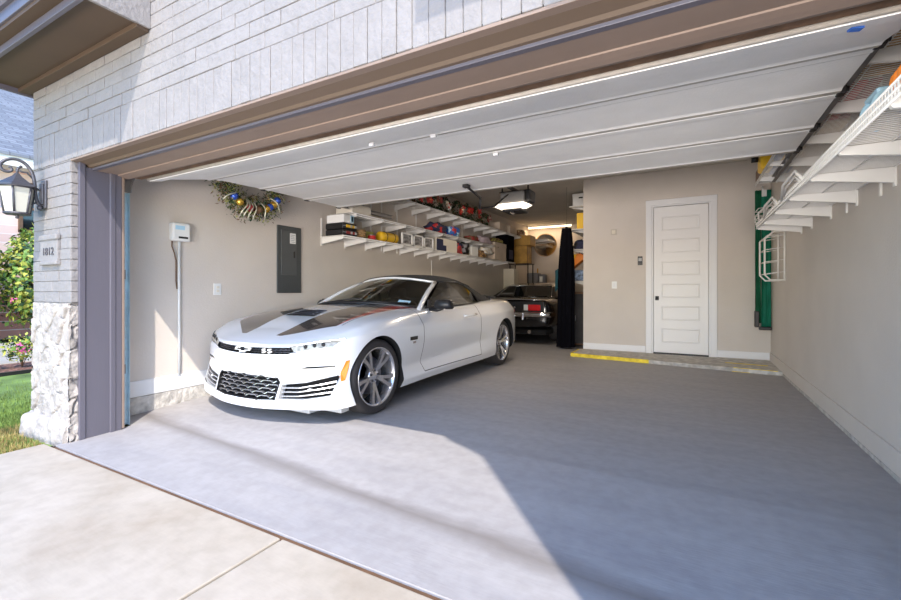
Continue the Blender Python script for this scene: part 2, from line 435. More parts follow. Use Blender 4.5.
stoneface(bm, (-4.795, YW+0.012, -0.08), (1,0,0), (0,0,1), (0,-1,0), 0.685, 1.085, 110, 150)
stoneface(bm, (XJ-0.018, YW-0.012, -0.08), (0,1,0), (0,0,1), (1,0,0), 0.075, 1.085, 10, 120)
stoneface(bm, (-4.80, YI, -0.08), (0,-1,0), (0,0,1), (-1,0,0), 0.33, 1.085, 40, 120)
box(bm, (-4.80, YW-0.0, -0.1), (XJ-0.02, YI-0.02, 1.0))
struct('wall_front_stone', bm, 'stone')
# rounded stone footing that steps out at the bottom
bm = B()
pts = []
for j in range(15):
    t = j/14; row = []
    for i in range(41):
        u = i/40; x = -4.845 + (0.72)*u
        out = 0.045 + 0.03*(1-u) + 0.03*noise.noise(Vector((u*5, 0, 3)))
        top = 0.10 + 0.03*noise.noise(Vector((u*4, 2, 1)))
        a = t*PI/2
        y = YW - out*math.cos(a)*1.0 + 0.02*noise.noise(Vector((x*14, t*3, 5))); z = -0.09 + (top+0.09)*(math.sin(a))**0.7 + 0.012*noise.noise(Vector((x*14, t*6, 9)))
        if t == 1: y = YW+0.03
        row.append((x, y, z))
    pts.append(row)
grid(bm, pts)
grid(bm, [[(-4.845, p[0][1], p[0][2]) for p in pts], [(-4.845, YW+0.3, p[0][2]) for p in pts]])
grid(bm, [[(p[-1][0], p[-1][1], p[-1][2]) for p in pts], [(p[-1][0], YW+0.05, p[-1][2]) for p in pts]])
struct('trim_2', bm, 'stone', smooth=True)

# left jamb casing
bm = B()
box(bm, (XJ-0.01, YW+0.045, -0.045), (XJ+0.028, YW+0.085, ZH-0.0), 0.004)
box(bm, (XJ-0.01, YW+0.08, -0.045), (XJ+0.02, YI-0.075, ZH-0.03), 0.002)
box(bm, (XJ-0.01, YI-0.085, -0.045), (XJ+0.035, YI-0.045, ZH-0.03), 0.006)
box(bm, (XJ-0.01, YI-0.05, -0.045), (XJ+0.03, YI, ZH-0.03), 0.006)
struct('trim_3', bm, 'trim_grey')
bm = B()
box(bm, (0.80, YW+0.045, -0.045), (0.87, YI, ZH-0.03), 0.004)
struct('trim_4', bm, 'trim_grey')
# header casing: crown under the brick, face board, flat, stop moulding, dark seal
bm = B()
x0, x1 = XJ-0.005, 3.2
conv = lambda u, v, d: (d, u, v)
box(bm, (x0, YW+0.004, ZH+0.0), (x1, YW+0.06, ZH+0.014), 0.002, 1)
prism(bm, [(1.545,2.09),(1.60,2.075),(1.612,2.062),(1.63,2.06),(1.66,2.10),(1.55,2.12)], x0, x1, conv, 3)
box(bm, (x0, 1.628, 2.046), (x1, 1.66, 2.085), 0.002, 0)
box(bm, (x0, 1.635, 2.047), (x1, 1.80, 2.12), 0.0, 1)
prism(bm, [(1.795,2.06),(1.80,2.040),(1.84,2.034),(1.875,2.030),(1.90,2.036),(1.905,2.10),(1.795,2.10)], x0, x1, conv, 1)
box(bm, (x0, 1.905, 2.055), (x1, 1.99, 2.14), 0.0, 2)
struct('trim_5', bm, ['trim_grey','soffit_paint','brown_seal','crown_paint'])

# interior walls
bm = B(); box(bm, (XL-0.15,YI-0.02,-0.1), (XL,YD+0.2,ZC+0.1)); struct('wall_left', bm, 'wall_paint')
bm = B(); box(bm, (XL-0.02,YI-0.015,-0.1), (XJ-0.02,YI+0.005,ZC)); struct('wall_front_left', bm, 'wall_paint')
bm = B(); box(bm, (XR,YI-0.1,-0.1), (XR+0.2,YB+0.15,ZC+0.1)); box(bm, (0.87,YI-0.015,-0.1), (XR+0.02,YI+0.005,ZC)); struct('wall_right', bm, 'wall_paint')
bm = B(); prism(bm, [(XC,-.1),(-.56,-.1),(-.56,2.52),(.275,2.52),(.275,-.1),(XR+.1,-.1),(XR+.1,ZC+.1),(XC,ZC+.1)], YB, YB+.15, lambda u, v, d: (u, d, v)); box(bm, (-0.6,YB+0.16,-0.1),(0.3,YB+0.2,2.6))
struct('wall_back', bm, 'wall_paint')
bm = B(); box(bm, (XC,YB+0.15,-0.1), (XC+0.15,YD+0.2,ZC+0.1)); struct('wall_return', bm, 'wall_paint')
bm = B(); box(bm, (XL,YD,-0.1), (XC,YD+0.2,ZC+0.1)); struct('wall_far', bm, 'wall_paint')
bm = B(); box(bm, (XL-0.1,YI-0.02,ZC), (XR+0.1,YD+0.2,ZC+0.15)); struct('ceiling', bm, 'ceiling_paint')
bm = B(); box(bm, (XL-0.05,YI-0.02,ZH+0.02), (XR+0.1,YI+0.03,ZC)); struct('wall_header', bm, 'wall_paint')
# roof mass above so that no sky leaks
bm = B(); box(bm, (-4.8,YW+0.03,4.0), (3.4,YD+0.4,4.2)); struct('ceiling_roof', bm, 'shingle')

# baseboards and curbs
bm = B()
box(bm, (XL-0.01,1.93,-0.06), (XL+0.014,5.2,0.125), 0.004)
box(bm, (XL-0.01,5.2,-0.06), (XL+0.014,YD,0.08), 0.004)
box(bm, (XR-0.012,1.8,-0.06), (XR+0.02,YB,0.030), 0.006)
bmesh.ops.subdivide_edges(bm, edges=bm.edges[:], cuts=1)
struct('trim_6', bm, 'concrete_rough')
bm = B(); box(bm, (XL-0.005,1.93,0.13), (XL+0.016,YD,0.275), 0.005); struct('baseboard_left', bm, 'white_trim')
bm = B(); box(bm, (XR-0.014,1.85,0.034), (XR+0.01,YB,0.175), 0.004); struct('baseboard_right', bm, 'wall_paint')
bm = B(); box(bm, (XC,YB-0.014,0.062), (-0.66,YB+0.01,0.17), 0.004); box(bm, (0.37,YB-0.014,0.062), (XR-0.012,YB+0.01,0.17), 0.004); struct('baseboard_back', bm, 'white_trim')

# raised strip of slab in front of the house door, worn yellow edge
bm = B()
conv = lambda u, v, d: (u, v, d)
prism(bm, [(-1.76,7.40),(-0.55,7.23),(1.05,7.00),(1.05,8.05),(-1.76,8.05)], -0.05, 0.052, conv)
struct('floor_step', bm, 'concrete_rough')
bm = B(); prism(bm, [(-1.765,7.395),(-0.55,7.225),(-0.55,7.248),(-1.74,7.42),(-1.74,7.95),(-1.765,7.95)], 0.0, 0.056, conv)
prism(bm, [(0.52,7.072),(1.0,7.005),(1.0,7.02),(0.52,7.09)], 0.05, 0.056, conv); prism(bm, [(0.5,7.062),(0.7,7.033),(0.7,7.06),(0.5,7.08)], -0.02, 0.004, conv)
prism(bm, [(0.45,7.50),(0.95,7.44),(0.95,7.49),(0.45,7.55)], 0.05, 0.055, conv)
struct('trim_7', bm, 'yellow_paint')

# house door
def rail_door():
    D = bpy.data.objects.new('door_1', None); COL.objects.link(D); D.location = (-0.14, YB, 0.06); D['kind'] = 'structure'
    D['label'] = 'white six-panel door in the beige back wall'
    x0, x1, z0, z1 = -0.535, 0.255, 0.075, 2.50
    bm = B(); yf = YB+0.02
    box(bm, (x0, yf, z0), (x1, yf+0.035, z1), 0.002)
    n = 6; ph = 0.235; gap = (z1-z0-0.30 - n*ph)/(n-1+1.0)
    zz = z0+0.17
    for k in range(n):
        a, b2 = (x0+0.115, zz), (x1-0.115, zz+ph)
        for q, (ins, yy) in enumerate(((0.0, yf-0.001),(0.012, yf+0.010),(0.026, yf+0.010),(0.045, yf+0.002))): pass
        rings = [(0.0, yf-0.0015),(0.012, yf-0.006),(0.02, yf-0.0015),(0.03, yf+0.006),(0.05, yf-0.001)]
        V = []
        for ins, yy in rings:
            V.append([bm.verts.new(p) for p in ((a[0]+ins,yy,a[1]+ins),(b2[0]-ins,yy,a[1]+ins),(b2[0]-ins,yy,b2[1]-ins),(a[0]+ins,yy,b2[1]-ins))])
        for i in range(len(V)-1):
            for j in range(4): bm.faces.new((V[i][j], V[i][(j+1)%4], V[i+1][(j+1)%4], V[i+1][j]))
        bm.faces.new(V[-1])
        zz += ph + 0.136
    build('door_slab', bm, 'door_white', D)
    bm = B()
    for (a, b2) in (((-0.655,YB-0.022,0.055),(-0.565,YB+0.02,2.62)), ((0.285,YB-0.022,0.055),(0.375,YB+0.02,2.62)), ((-0.657,YB-0.024,2.528),(0.377,YB+0.02,2.622))):
        box(bm, a, b2, 0.006)
    for (a, b2) in (((-0.567,YB-0.008,0.055),(-0.540,YB+0.05,2.53)), ((0.260,YB-0.008,0.055),(0.287,YB+0.05,2.53)), ((-0.569,YB-0.009,2.506),(0.287,YB+0.05,2.532))):
        box(bm, a, b2, 0.002)
    build('door_frame', bm, 'white_trim', D)
    bm = B(); box(bm, (-0.54,YB-0.01,0.05), (0.26,YB+0.06,0.07)); build('threshold', bm, 'dark_metal', D)
    bm = B(); box(bm, (-0.512,yf-0.012,0.945), (-0.458,yf+0.002,1.015), 0.004); cyl(bm, (-0.485,yf-0.01,0.98), (-0.485,yf-0.045,0.98), 0.012); ball(bm, (-0.485,yf-0.06,0.98), 0.027)
    build('door_knob', bm, 'black_plastic', D)['label'] = 'black door knob'
rail_door()

# eave return at the upper left of the front wall
bm = B()
conv = lambda u, v, d: (d, u, v)
xa, xb = -4.87, -3.0
# flat soffit with frieze against the wall, sub-fascia, outer soffit, fascia and gutter
box(bm, (xa, 1.155, 2.775), (xb-0.02, YW-0.001, 2.80), 0, 1)
box(bm, (xa, YW-0.075, 2.745), (xb-0.015, YW-0.002, 2.79), 0.004, 1)
box(bm, (xa, 1.135, 2.75), (xb-0.02, 1.16, 2.80), 0.003, 0)
box(bm, (xa, 1.07, 2.80), (xb-0.02, 1.14, 2.83), 0, 1)
box(bm, (xa, 1.055, 2.825), (xb-0.02, 1.08, 3.05), 0.003, 0)
prism(bm, [(1.055,2.90),(1.035,2.90),(1.01,2.93),(0.995,2.98),(0.985,3.02),(0.97,3.03),(0.97,3.05),(1.055,3.05)], xa, xb-0.01, conv, 0)
box(bm, (xb-0.022, 1.05, 2.765), (xb, YW-0.001, 3.6), 0.002, 2)
box(bm, (xa, 1.06, 3.04), (xb-0.02, YW-0.002, 3.6), 0.0, 0)
struct('trim_8', bm, ['trim_grey','eave_paint','brick_paint'])
# outer end board of the eave
bm = B(); box(bm, (-4.895,1.05,2.735), (-4.868,YW+0.25,3.4), 0.003, 0); box(bm, (-4.87,YW,2.75), (-4.795,YI+3,2.80), 0.0, 1)
struct('trim_9', bm, ['trim_grey','eave_paint'])
# mirrored eave return above and right, out of view but its shadow tip lies on the bricks
bm = B()
box(bm, (-0.68,1.135,2.76), (1.2,YW-0.001,3.1), 0.002, 1)
struct('trim_10', bm, ['trim_grey','eave_paint'])
# wing of the house that stands forward at the right of the driveway; casts the big floor shadow
bm = B()
box(bm, (1.16,-0.12,-0.1), (4.5,YW+0.02,4.7))
struct('wall_wing', bm, 'brick_paint')
bm = B()
prism(bm, [(1.09,4.84),(1.10,4.76),(1.32,4.50),(4.6,4.50),(4.6,6.2),(1.8,5.5)], -0.30, 0.45, lambda u, v, d: (u, d, v), 0)
struct('trim_11', bm, 'trim_grey')
# ================= cars =================
def boolean(o, cutters, op='DIFFERENCE'):
    for c in cutters:
        m = o.modifiers.new('b', 'BOOLEAN'); m.operation = op; m.solver = 'EXACT'; m.object = c; m.material_mode = 'TRANSFER'
    dg = bpy.context.evaluated_depsgraph_get(); dg.update()
    me = bpy.data.meshes.new_from_object(o.evaluated_get(dg)); o.modifiers.clear()
    old = o.data; o.data = me; bpy.data.meshes.remove(old)
    for c in cutters: bpy.data.objects.remove(c)
def evaluated(o):
    dg = bpy.context.evaluated_depsgraph_get(); dg.update()
    me = bpy.data.meshes.new_from_object(o.evaluated_get(dg)); o.modifiers.clear()
    old = o.data; o.data = me; bpy.data.meshes.remove(old)

def body_shell(name, LV, mats, cx, cy, rear=False):
    """LV: list of levels from sill to centre line, each a list of (X, s, z) from nose centre round the side to tail centre"""
    bm = B(); nl = len(LV); n = len(LV[0]); V = {}
    for side in (1, -1):
        for k in range(nl):
            for j in range(n):
                X, s, z = LV[k][j]
                if abs(X) < 1e-6 and (0, k, j) in V: V[(side, k, j)] = V[(0, k, j)]; continue
                v = bm.verts.new((cx+side*X, cy+s, z)); V[(side, k, j)] = v
                if abs(X) < 1e-6: V[(0, k, j)] = v
    cl = bm.edges.layers.float.new('crease_edge')
    def face(*v):
        u = []
        for q in v:
            if q not in u: u.append(q)
        if len(u) >= 3:
            try: return bm.faces.new(u)
            except ValueError: return None
    for side in (1, -1):
        for k in range(nl-1):
            for j in range(n-1):
                q = (V[(side,k,j)], V[(side,k,j+1)], V[(side,k+1,j+1)], V[(side,k+1,j)])
                face(*(q if side == 1 else q[::-1]))
    for j in range(n-1):
        face(V[(1,0,j)], V[(-1,0,j)], V[(-1,0,j+1)], V[(1,0,j+1)])
    return bm, V, cl

def crease(bm, V, cl, k, js, val):
    for side in (1, -1):
        for j in js:
            e = bm.edges.get((V[(side,k,j)], V[(side,k,j+1)]))
            if e: e[cl] = val

CX, CY = -3.375, 3.10
XS = 1.045   # lateral scale of the front fascia details
WB = 2.95
# stations: nose centre .. corner .. side .. tail centre
base = [(0,-.70),(.28,-.675),(.52,-.60),(.75,-.53),(.89,-.42),(.93,-.27),(.935,0),(.925,.42),(.905,.90),(.905,1.5),(.92,2.05),(.945,2.5),(.955,2.95),(.94,3.32),(.87,3.62),(.68,3.80),(.38,3.87),(0,3.89)]
base = [(x*1.035, s_) for x, s_ in base]
def lvl(z, dx=None, ds=None, xs=None):
    out = []
    for j, (X, s) in enumerate(base):
        X2 = X; 
        if xs is not None: X2 = xs[j]
        elif dx is not None and X > 0: X2 = X + dx[j]
        out.append((max(0, X2) if X > 0 else 0.0, s + (ds[j] if ds is not None else 0), z[j]))
    return out
nf = 18
L0 = lvl([.125,.125,.13,.135,.14,.15,.16,.165,.165,.165,.17,.18,.2,.22,.26,.28,.28,.28], [0,0,0,.0,.01,.0,-.03,-.03,-.03,-.03,-.03,-.03,-.03,-.04,-.05,-.05,-.04,0], [-.03,-.03,-.03,-.03,-.02,0,0,0,0,0,0,0,0,0,-.04,-.05,-.06,-.06])
L1 = lvl([.19,.19,.195,.20,.205,.22,.24,.245,.25,.255,.26,.27,.29,.31,.34,.36,.36,.36], [0,0,0,0,.01,.01,.0,.005,.005,.005,.0,0,0,0,0,0,0,0], [-.03,-.03,-.03,-.03,-.02,0,0,0,0,0,0,0,0,0,0,0,0,0])
L2 = lvl([.39,.39,.395,.41,.43,.43,.42,.36,.35,.38,.43,.46,.47,.48,.50,.50,.50,.50], [0,0,0,0,-.02,.0,.0,-.035,-.085,-.075,-.03,0,0,0,0,0,0,0], [.03,.03,.03,.03,.03,0,0,0,0,0,0,0,0,0,0,0,0,0])
L3 = lvl([.54,.54,.545,.55,.56,.57,.58,.58,.57,.57,.59,.60,.62,.63,.65,.66,.66,.66], [0,0,0,0,-.01,0,.0,0,0,0,0,0,0,0,0,0,0,0], [.01,.01,.02,.03,.03,0,0,0,0,0,0,0,0,0,0,0,0,0])
L4 = lvl([.645,.648,.655,.675,.70,.725,.745,.745,.74,.745,.765,.78,.80,.81,.82,.82,.82,.82], [0,0,-.01,-.01,-.03,-.01,-.005,-.005,-.01,-.015,-.01,-.0,-.0,-.01,-.01,0,0,0], [.02,.02,.04,.05,.06,.02,0,0,0,0,0,0,0,0,-.02,-.03,-.04,-.04])
L5 = lvl([.675,.68,.69,.715,.755,.80,.84,.865,.885,.895,.91,.93,.95,.955,.955,.955,.955,.955], [0,-.02,-.04,-.06,-.09,-.075,-.075,-.09,-.10,-.10,-.10,-.085,-.08,-.09,-.10,-.06,-.02,0], [.09,.09,.10,.11,.12,.10,.04,0,0,0,0,0,0,-.05,-.14,-.16,-.15,-.14])
xs6 = [q*1.03 for q in [0,.18,.34,.46,.54,.59,.61,.62,.62,.62,.62,.62,.62,.60,.56,.44,.24,0]]
L6 = [(xs6[j], s, z) for j, (s, z) in enumerate([(-.47,.728),(-.46,.731),(-.42,.740),(-.36,.765),(-.27,.80),(-.14,.838),(.06,.885),(.42,.930),(.88,.950),(1.5,.95),(2.05,.96),(2.5,.98),(2.9,.995),(3.2,.99),(3.4,.985),(3.50,.985),(3.56,.985),(3.58,.985)])]
L7 = [(0, s, z) for (s, z) in [(-.34,.762),(-.33,.764),(-.31,.770),(-.26,.787),(-.18,.817),(-.07,.85),(.10,.895),(.42,.945),(.80,.970),(1.5,.965),(2.05,.97),(2.5,.985),(2.9,1.0),(3.18,.995),(3.3,.99),(3.38,.99),(3.42,.99),(3.44,.99)]]
LV = [L0,L1,L2,L3,L4,L5,L6,L7]

car = thing('convertible_car', (CX, CY+1.4, 0), 'white two-door convertible with black soft top and dark hood stripes parked nose out', 'car')
bm, V, cl = body_shell('body', LV, None, CX, CY)
crease(bm, V, cl, 0, range(17), .8); crease(bm, V, cl, 1, range(17), .7)
crease(bm, V, cl, 4, range(0,17), .5); crease(bm, V, cl, 5, range(0,5), .6); crease(bm, V, cl, 5, range(5,17), .35); crease(bm, V, cl, 3, range(6,12), .2)
crease(bm, V, cl, 2, range(0,5), .3); crease(bm, V, cl, 2, range(6,11), .55); crease(bm, V, cl, 1, range(6,11), .5)

# car paint: white, with the graphite hood stripes and their red edge as a paint pattern
def halfplane_mask(nt, polys, XO, YO, tri=None):
    """polys: list of convex polygons (X, s) -> mask socket 0..1"""
    N = nt.nodes.new; L = nt.links.new
    tc = N('ShaderNodeTexCoord'); sx = N('ShaderNodeSeparateXYZ'); L(tc.outputs['Object'], sx.inputs[0])
    def m(op, a, b=None, c=None):
        q = N('ShaderNodeMath'); q.operation = op
        for i, v in enumerate((a, b, c)):
            if v is None: continue
            if isinstance(v, (int, float)): q.inputs[i].default_value = v
            else: L(v, q.inputs[i])
        return q.outputs[0]
    X = m('ABSOLUTE', sx.outputs[0]); S = m('SUBTRACT', sx.outputs[1], YO)
    tot = None
    for poly in polys:
        area = sum(poly[i][0]*poly[(i+1)%len(poly)][1]-poly[(i+1)%len(poly)][0]*poly[i][1] for i in range(len(poly)))
        if area < 0: poly = poly[::-1]
        d = None
        for i in range(len(poly)):
            (x0, y0), (x1, y1) = poly[i], poly[(i+1)%len(poly)]
            l = math.hypot(x1-x0, y1-y0)
            if l < 1e-6: continue
            nx, ny = -(y1-y0)/l, (x1-x0)/l
            e = m('MULTIPLY_ADD', X, nx, m('MULTIPLY_ADD', S, ny, -(nx*x0+ny*y0)))
            d = e if d is None else m('MINIMUM', d, e)
        tot = d if tot is None else m('MAXIMUM', tot, d)
    return m('GREATER_THAN', tot, 0.0), sx, m
paint = pm('car_paint', (0.76,0.77,0.80), 0.22, coat=1.0, spec=0.5); nt, b = nodes_of(paint)
outer = [(.26,-.50),(.66,-.24),(.70,.15),(.71,.55),(.72,1.0)]
inner = [(.20,-.50),(.22,-.25),(.24,.15),(.28,.55),(.34,1.0)]
polys = [[inner[i], outer[i], outer[i+1], inner[i+1]] for i in range(4)]
mask, sx, mm = halfplane_mask(nt, polys, 0, -1.4)
redin = [(.66,-.24),(.64,.15),(.55,.55),(.42,1.0)]
rpol = [[redin[i], outer[i+1], outer[i+2], redin[i+1]] for i in range(0,3)]
mask2, sx2, mm2 = halfplane_mask(nt, rpol, 0, -1.4)
top = mm('GREATER_THAN', sx.outputs[2], 0.66)
mk1 = mm('MULTIPLY', mask, top); mk2 = mm2('MULTIPLY', mask2, mm2('GREATER_THAN', sx2.outputs[2], 0.66))
rd = mm2('GREATER_THAN', mm2('ABSOLUTE', 0.5), 0.4)
c1 = nt.nodes.new('ShaderNodeMixRGB'); c1.inputs[1].default_value = (0.76,0.77,0.80,1); c1.inputs[2].default_value = (0.035,0.025,0.026,1)
c2 = nt.nodes.new('ShaderNodeMixRGB'); c2.inputs[2].default_value = (0.62,0.02,0.01,1)
nt.links.new(mk1, c1.inputs[0]); nt.links.new(c1.outputs[0], c2.inputs[1]); nt.links.new(mk2, c2.inputs[0]); nt.links.new(c2.outputs[0], b.inputs['Base Color'])
M['car_paint'] = paint

body = build('body', bm, ['car_paint','black_void','black_plastic'], car)
sb = body.modifiers.new('s', 'SUBSURF'); sb.levels = 3; sb.render_levels = 3
evaluated(body)
from mathutils.bvhtree import BVHTree
def bvh_of(o):
    b2 = bmesh.new(); b2.from_mesh(o.data); t = BVHTree.FromBMesh(b2); b2.free(); return t
OFF = Vector((CX, CY+1.4, 0))
TREE = bvh_of(body)
def front(X, z, off=0.0):
    h = TREE.ray_cast(Vector((X, -6, z)), Vector((0,1,0)))
    if h[0] is None: return Vector((CX+X, CY-.3, z))
    return h[0] + OFF + h[1]*off
def sidep(s, z, off=0.0, side=1):
    h = TREE.ray_cast(Vector((3*side, s-1.4, z)), Vector((-side,0,0)))
    if h[0] is None: return Vector((CX+.9*side, CY+s, z))
    return h[0] + OFF + h[1]*off
def topp(X, s, off=0.0):
    h = TREE.ray_cast(Vector((X, s-1.4, 3)), Vector((0,0,-1)))
    if h[0] is None: return Vector((CX+X, CY+s, .9))
    return h[0] + OFF + h[1]*off

def cutter(bm, mi=1):
    bmesh.ops.recalc_face_normals(bm, faces=bm.faces[:])
    for f in bm.faces: f.material_index = 0
    o = build('cutter', bm, ['black_void'], None, loc=(0,0,0), fixn=False); return o
cuts = []
for s in (0, WB):
    for side in (1, -1):
        bm = B(); cyl(bm, (CX+side*.60, CY+s, .335), (CX+side*1.3, CY+s, .335), .366 if s == 0 else .366, seg=64); cuts.append(cutter(bm))
# cabin tub
bm = B(); prism(bm, [(-.52,.86),(.52,.86),(.66,1.05),(.68,1.6),(.67,2.3),(.5,2.5),(-.5,2.5),(-.67,2.3),(-.68,1.6),(-.66,1.05)], .5, 1.3, lambda u, v, d: (CX+u, CY+v, d)); cuts.append(cutter(bm))
# front openings follow the bumper's plan curve: wedge-shaped prisms whose inner face lies 7 cm behind the skin
def pocket(poly, depth=0.07):
    n = len(poly); bm = B()
    cxm = sum(p[0] for p in poly)/n; czm = sum(p[1] for p in poly)/n
    O = [bm.verts.new((CX+x*XS, CY-1.2, z)) for x, z in poly]; I = []
    for x, z in poly:
        p = front(x*XS, z); I.append(bm.verts.new((CX+x*XS, p.y+depth, z)))
    bm.faces.new(O); 
    c = bm.verts.new((CX+cxm*XS, front(cxm*XS, czm).y+depth, czm))
    for i in range(n):
        bm.faces.new((I[i], I[(i+1)%n], c)); bm.faces.new((O[i], O[(i+1)%n], I[(i+1)%n], I[i]))
    bmesh.ops.triangulate(bm, faces=[f for f in bm.faces if len(f.verts) > 3])
    return cutter(bm)
LOW = [(-.38,.345),(-.37,.205),(-.2,.195),(0,.195),(.2,.195),(.37,.205),(.38,.345),(.355,.375),(.2,.385),(0,.388),(-.2,.385),(-.355,.375)]
UP = [(-.50,.600),(-.44,.575),(-.2,.568),(0,.565),(.2,.568),(.44,.575),(.50,.600),(.46,.632),(.2,.626),(0,.622),(-.2,.626),(-.46,.632)]
def SIDEI(s): return [(s*.40,.33),(s*.395,.21),(s*.60,.215),(s*.80,.25),(s*.835,.40),(s*.82,.415),(s*.60,.355)]
def SLIT(s): return [(s*.52,.455),(s*.80,.475),(s*.805,.492),(s*.60,.478)]
for pl in (LOW, UP, SIDEI(1), SIDEI(-1)): cuts.append(pocket(pl))
for s in (1,-1): cuts.append(pocket(SLIT(s), .02))
HEAD = lambda s: [(s*.48,.592),(s*.70,.618),(s*.77,.640),(s*.835,.705),(s*.66,.682),(s*.50,.652),(s*.45,.632)]
for s in (1,-1): cuts.append(pocket(HEAD(s), .03))
boolean(body, cuts)

# panel seams: bisect and mark thin strips, then split the body into its panels
bm = bmesh.new(); bm.from_mesh(body.data); bm.faces.ensure_lookup_table()
def cutp(co, no, cond):
    fs = [f for f in bm.faces if cond(f.calc_center_median())]
    g = fs + list({e for f in fs for e in f.edges}) + list({v for f in fs for v in f.verts})
    bmesh.ops.bisect_plane(bm, geom=g, dist=1e-6, plane_co=co, plane_no=no)
O14 = 1.4
def SS(c): return c.y + O14
G = .004
d0 = lambda z: .76 - .03*(z-.5); d1 = 2.14
side_cond = lambda c: abs(c.x) > .70 and .2 < c.z < .97
for off in (-G, G):
    cutp((0, d0(.5)+off-O14, .5), Vector((0,1,.03)), lambda c: side_cond(c) and .6 < SS(c) < .95)
    cutp((0, d1+off-O14, .5), (0,1,0), lambda c: side_cond(c) and 2.0 < SS(c) < 2.3)
    cutp((0, 0, .262+off), (0,0,1), lambda c: side_cond(c) and .7 < SS(c) < 2.2)
    # hood side seam, hood front seam
    for sg in (1,-1):
        cutp((sg*(.70+off),0,0), (1,0,-0.0), lambda c: c.z > .64 and SS(c) < .95 and abs(c.x-sg*.7) < .2)
        cutp((0, -.18+off-O14, 0), (0,1,0), lambda c: c.x*sg > .55 and .2 < c.z < .84 and -.4 < SS(c) < .1)
        cutp((sg*.72, 3.05+off-O14, 0), (sg*.5,.86,0), lambda c: 0 < c.x*sg and c.z > .84 and 2.7 < SS(c) < 3.4 and abs(c.x) < .7)
def region(c):
    s = SS(c); ax = abs(c.x)
    if side_cond(c) and abs(s-(d0(c.z))) < G*1.01 and c.z > .258 : return 'seam'
    if side_cond(c) and abs(s-d1) < G*1.01 and c.z > .258: return 'seam'
    if side_cond(c) and abs(c.z-.262) < G*1.01 and d0(.26) < s < d1: return 'seam'
    if c.z > .70 and abs(ax-.70) < G*1.01 and -.22 < s < .80: return 'seam'
    if side_cond(c) and c.z > .262 and d0(c.z) < s < d1: return 'door_r' if c.x > 0 else 'door_l'
    if c.z > .675 and ax < .70 and s < .86 and s > -.62: return 'hood'
    if s < -.18 and c.z < .72 : return 'front_bumper'
    if s > 3.25 and c.z < .80: return 'rear_bumper'
    return 'body'
parts = {}
for f in bm.faces: parts.setdefault(region(f.calc_center_median()), []).append(f.index)
bm.faces.ensure_lookup_table(); bm.faces.index_update()
parts = {}
for f in bm.faces: parts.setdefault(region(f.calc_center_median()), []).append(f.index)
bm.to_mesh(body.data)
def take(idx, name):
    b3 = bmesh.new(); b3.from_mesh(body.data); b3.faces.ensure_lookup_table(); keep = set(idx)
    bmesh.ops.delete(b3, geom=[f for f in b3.faces if f.index not in keep], context='FACES')
    me = bpy.data.meshes.new(name); b3.to_mesh(me); b3.free()
    for mt in body.data.materials: me.materials.append(mt)
    o = bpy.data.objects.new(name, me); COL.objects.link(o); o.parent = car; return o
doorp = {}
for k, idx in parts.items():
    if k in ('body', 'seam'): continue
    o = take(idx, {'door_r':'door','door_l':'door'}.get(k, k)); doorp[k] = o
seams = []
for sg in (1, -1):
    idx = [i for i in parts.get('seam', []) if body.data.polygons[i].center.x*sg > 0]
    for nm, test in (('panel_gap', lambda c: side_cond(c)), ('hood_gap', lambda c: not side_cond(c))):
        k = [i for i in idx if test(body.data.polygons[i].center)]
        if not k: continue
        sm = take(k, nm); sm.data.materials.clear(); sm.data.materials.append(M['black_void']); seams.append(sm)
        for p in sm.data.polygons: p.material_index = 0
rest = set(parts['body'])
b3 = bmesh.new(); b3.from_mesh(body.data); b3.faces.ensure_lookup_table()
bmesh.ops.delete(b3, geom=[f for f in b3.faces if f.index not in rest], context='FACES'); b3.to_mesh(body.data); b3.free(); bm.free()
for o in [body] + seams + list(doorp.values()):
    for p in o.data.polygons: p.use_smooth = True
    try: o.data.set_sharp_from_angle(angle=R(38))
    except Exception as ex: print('sharp', ex)

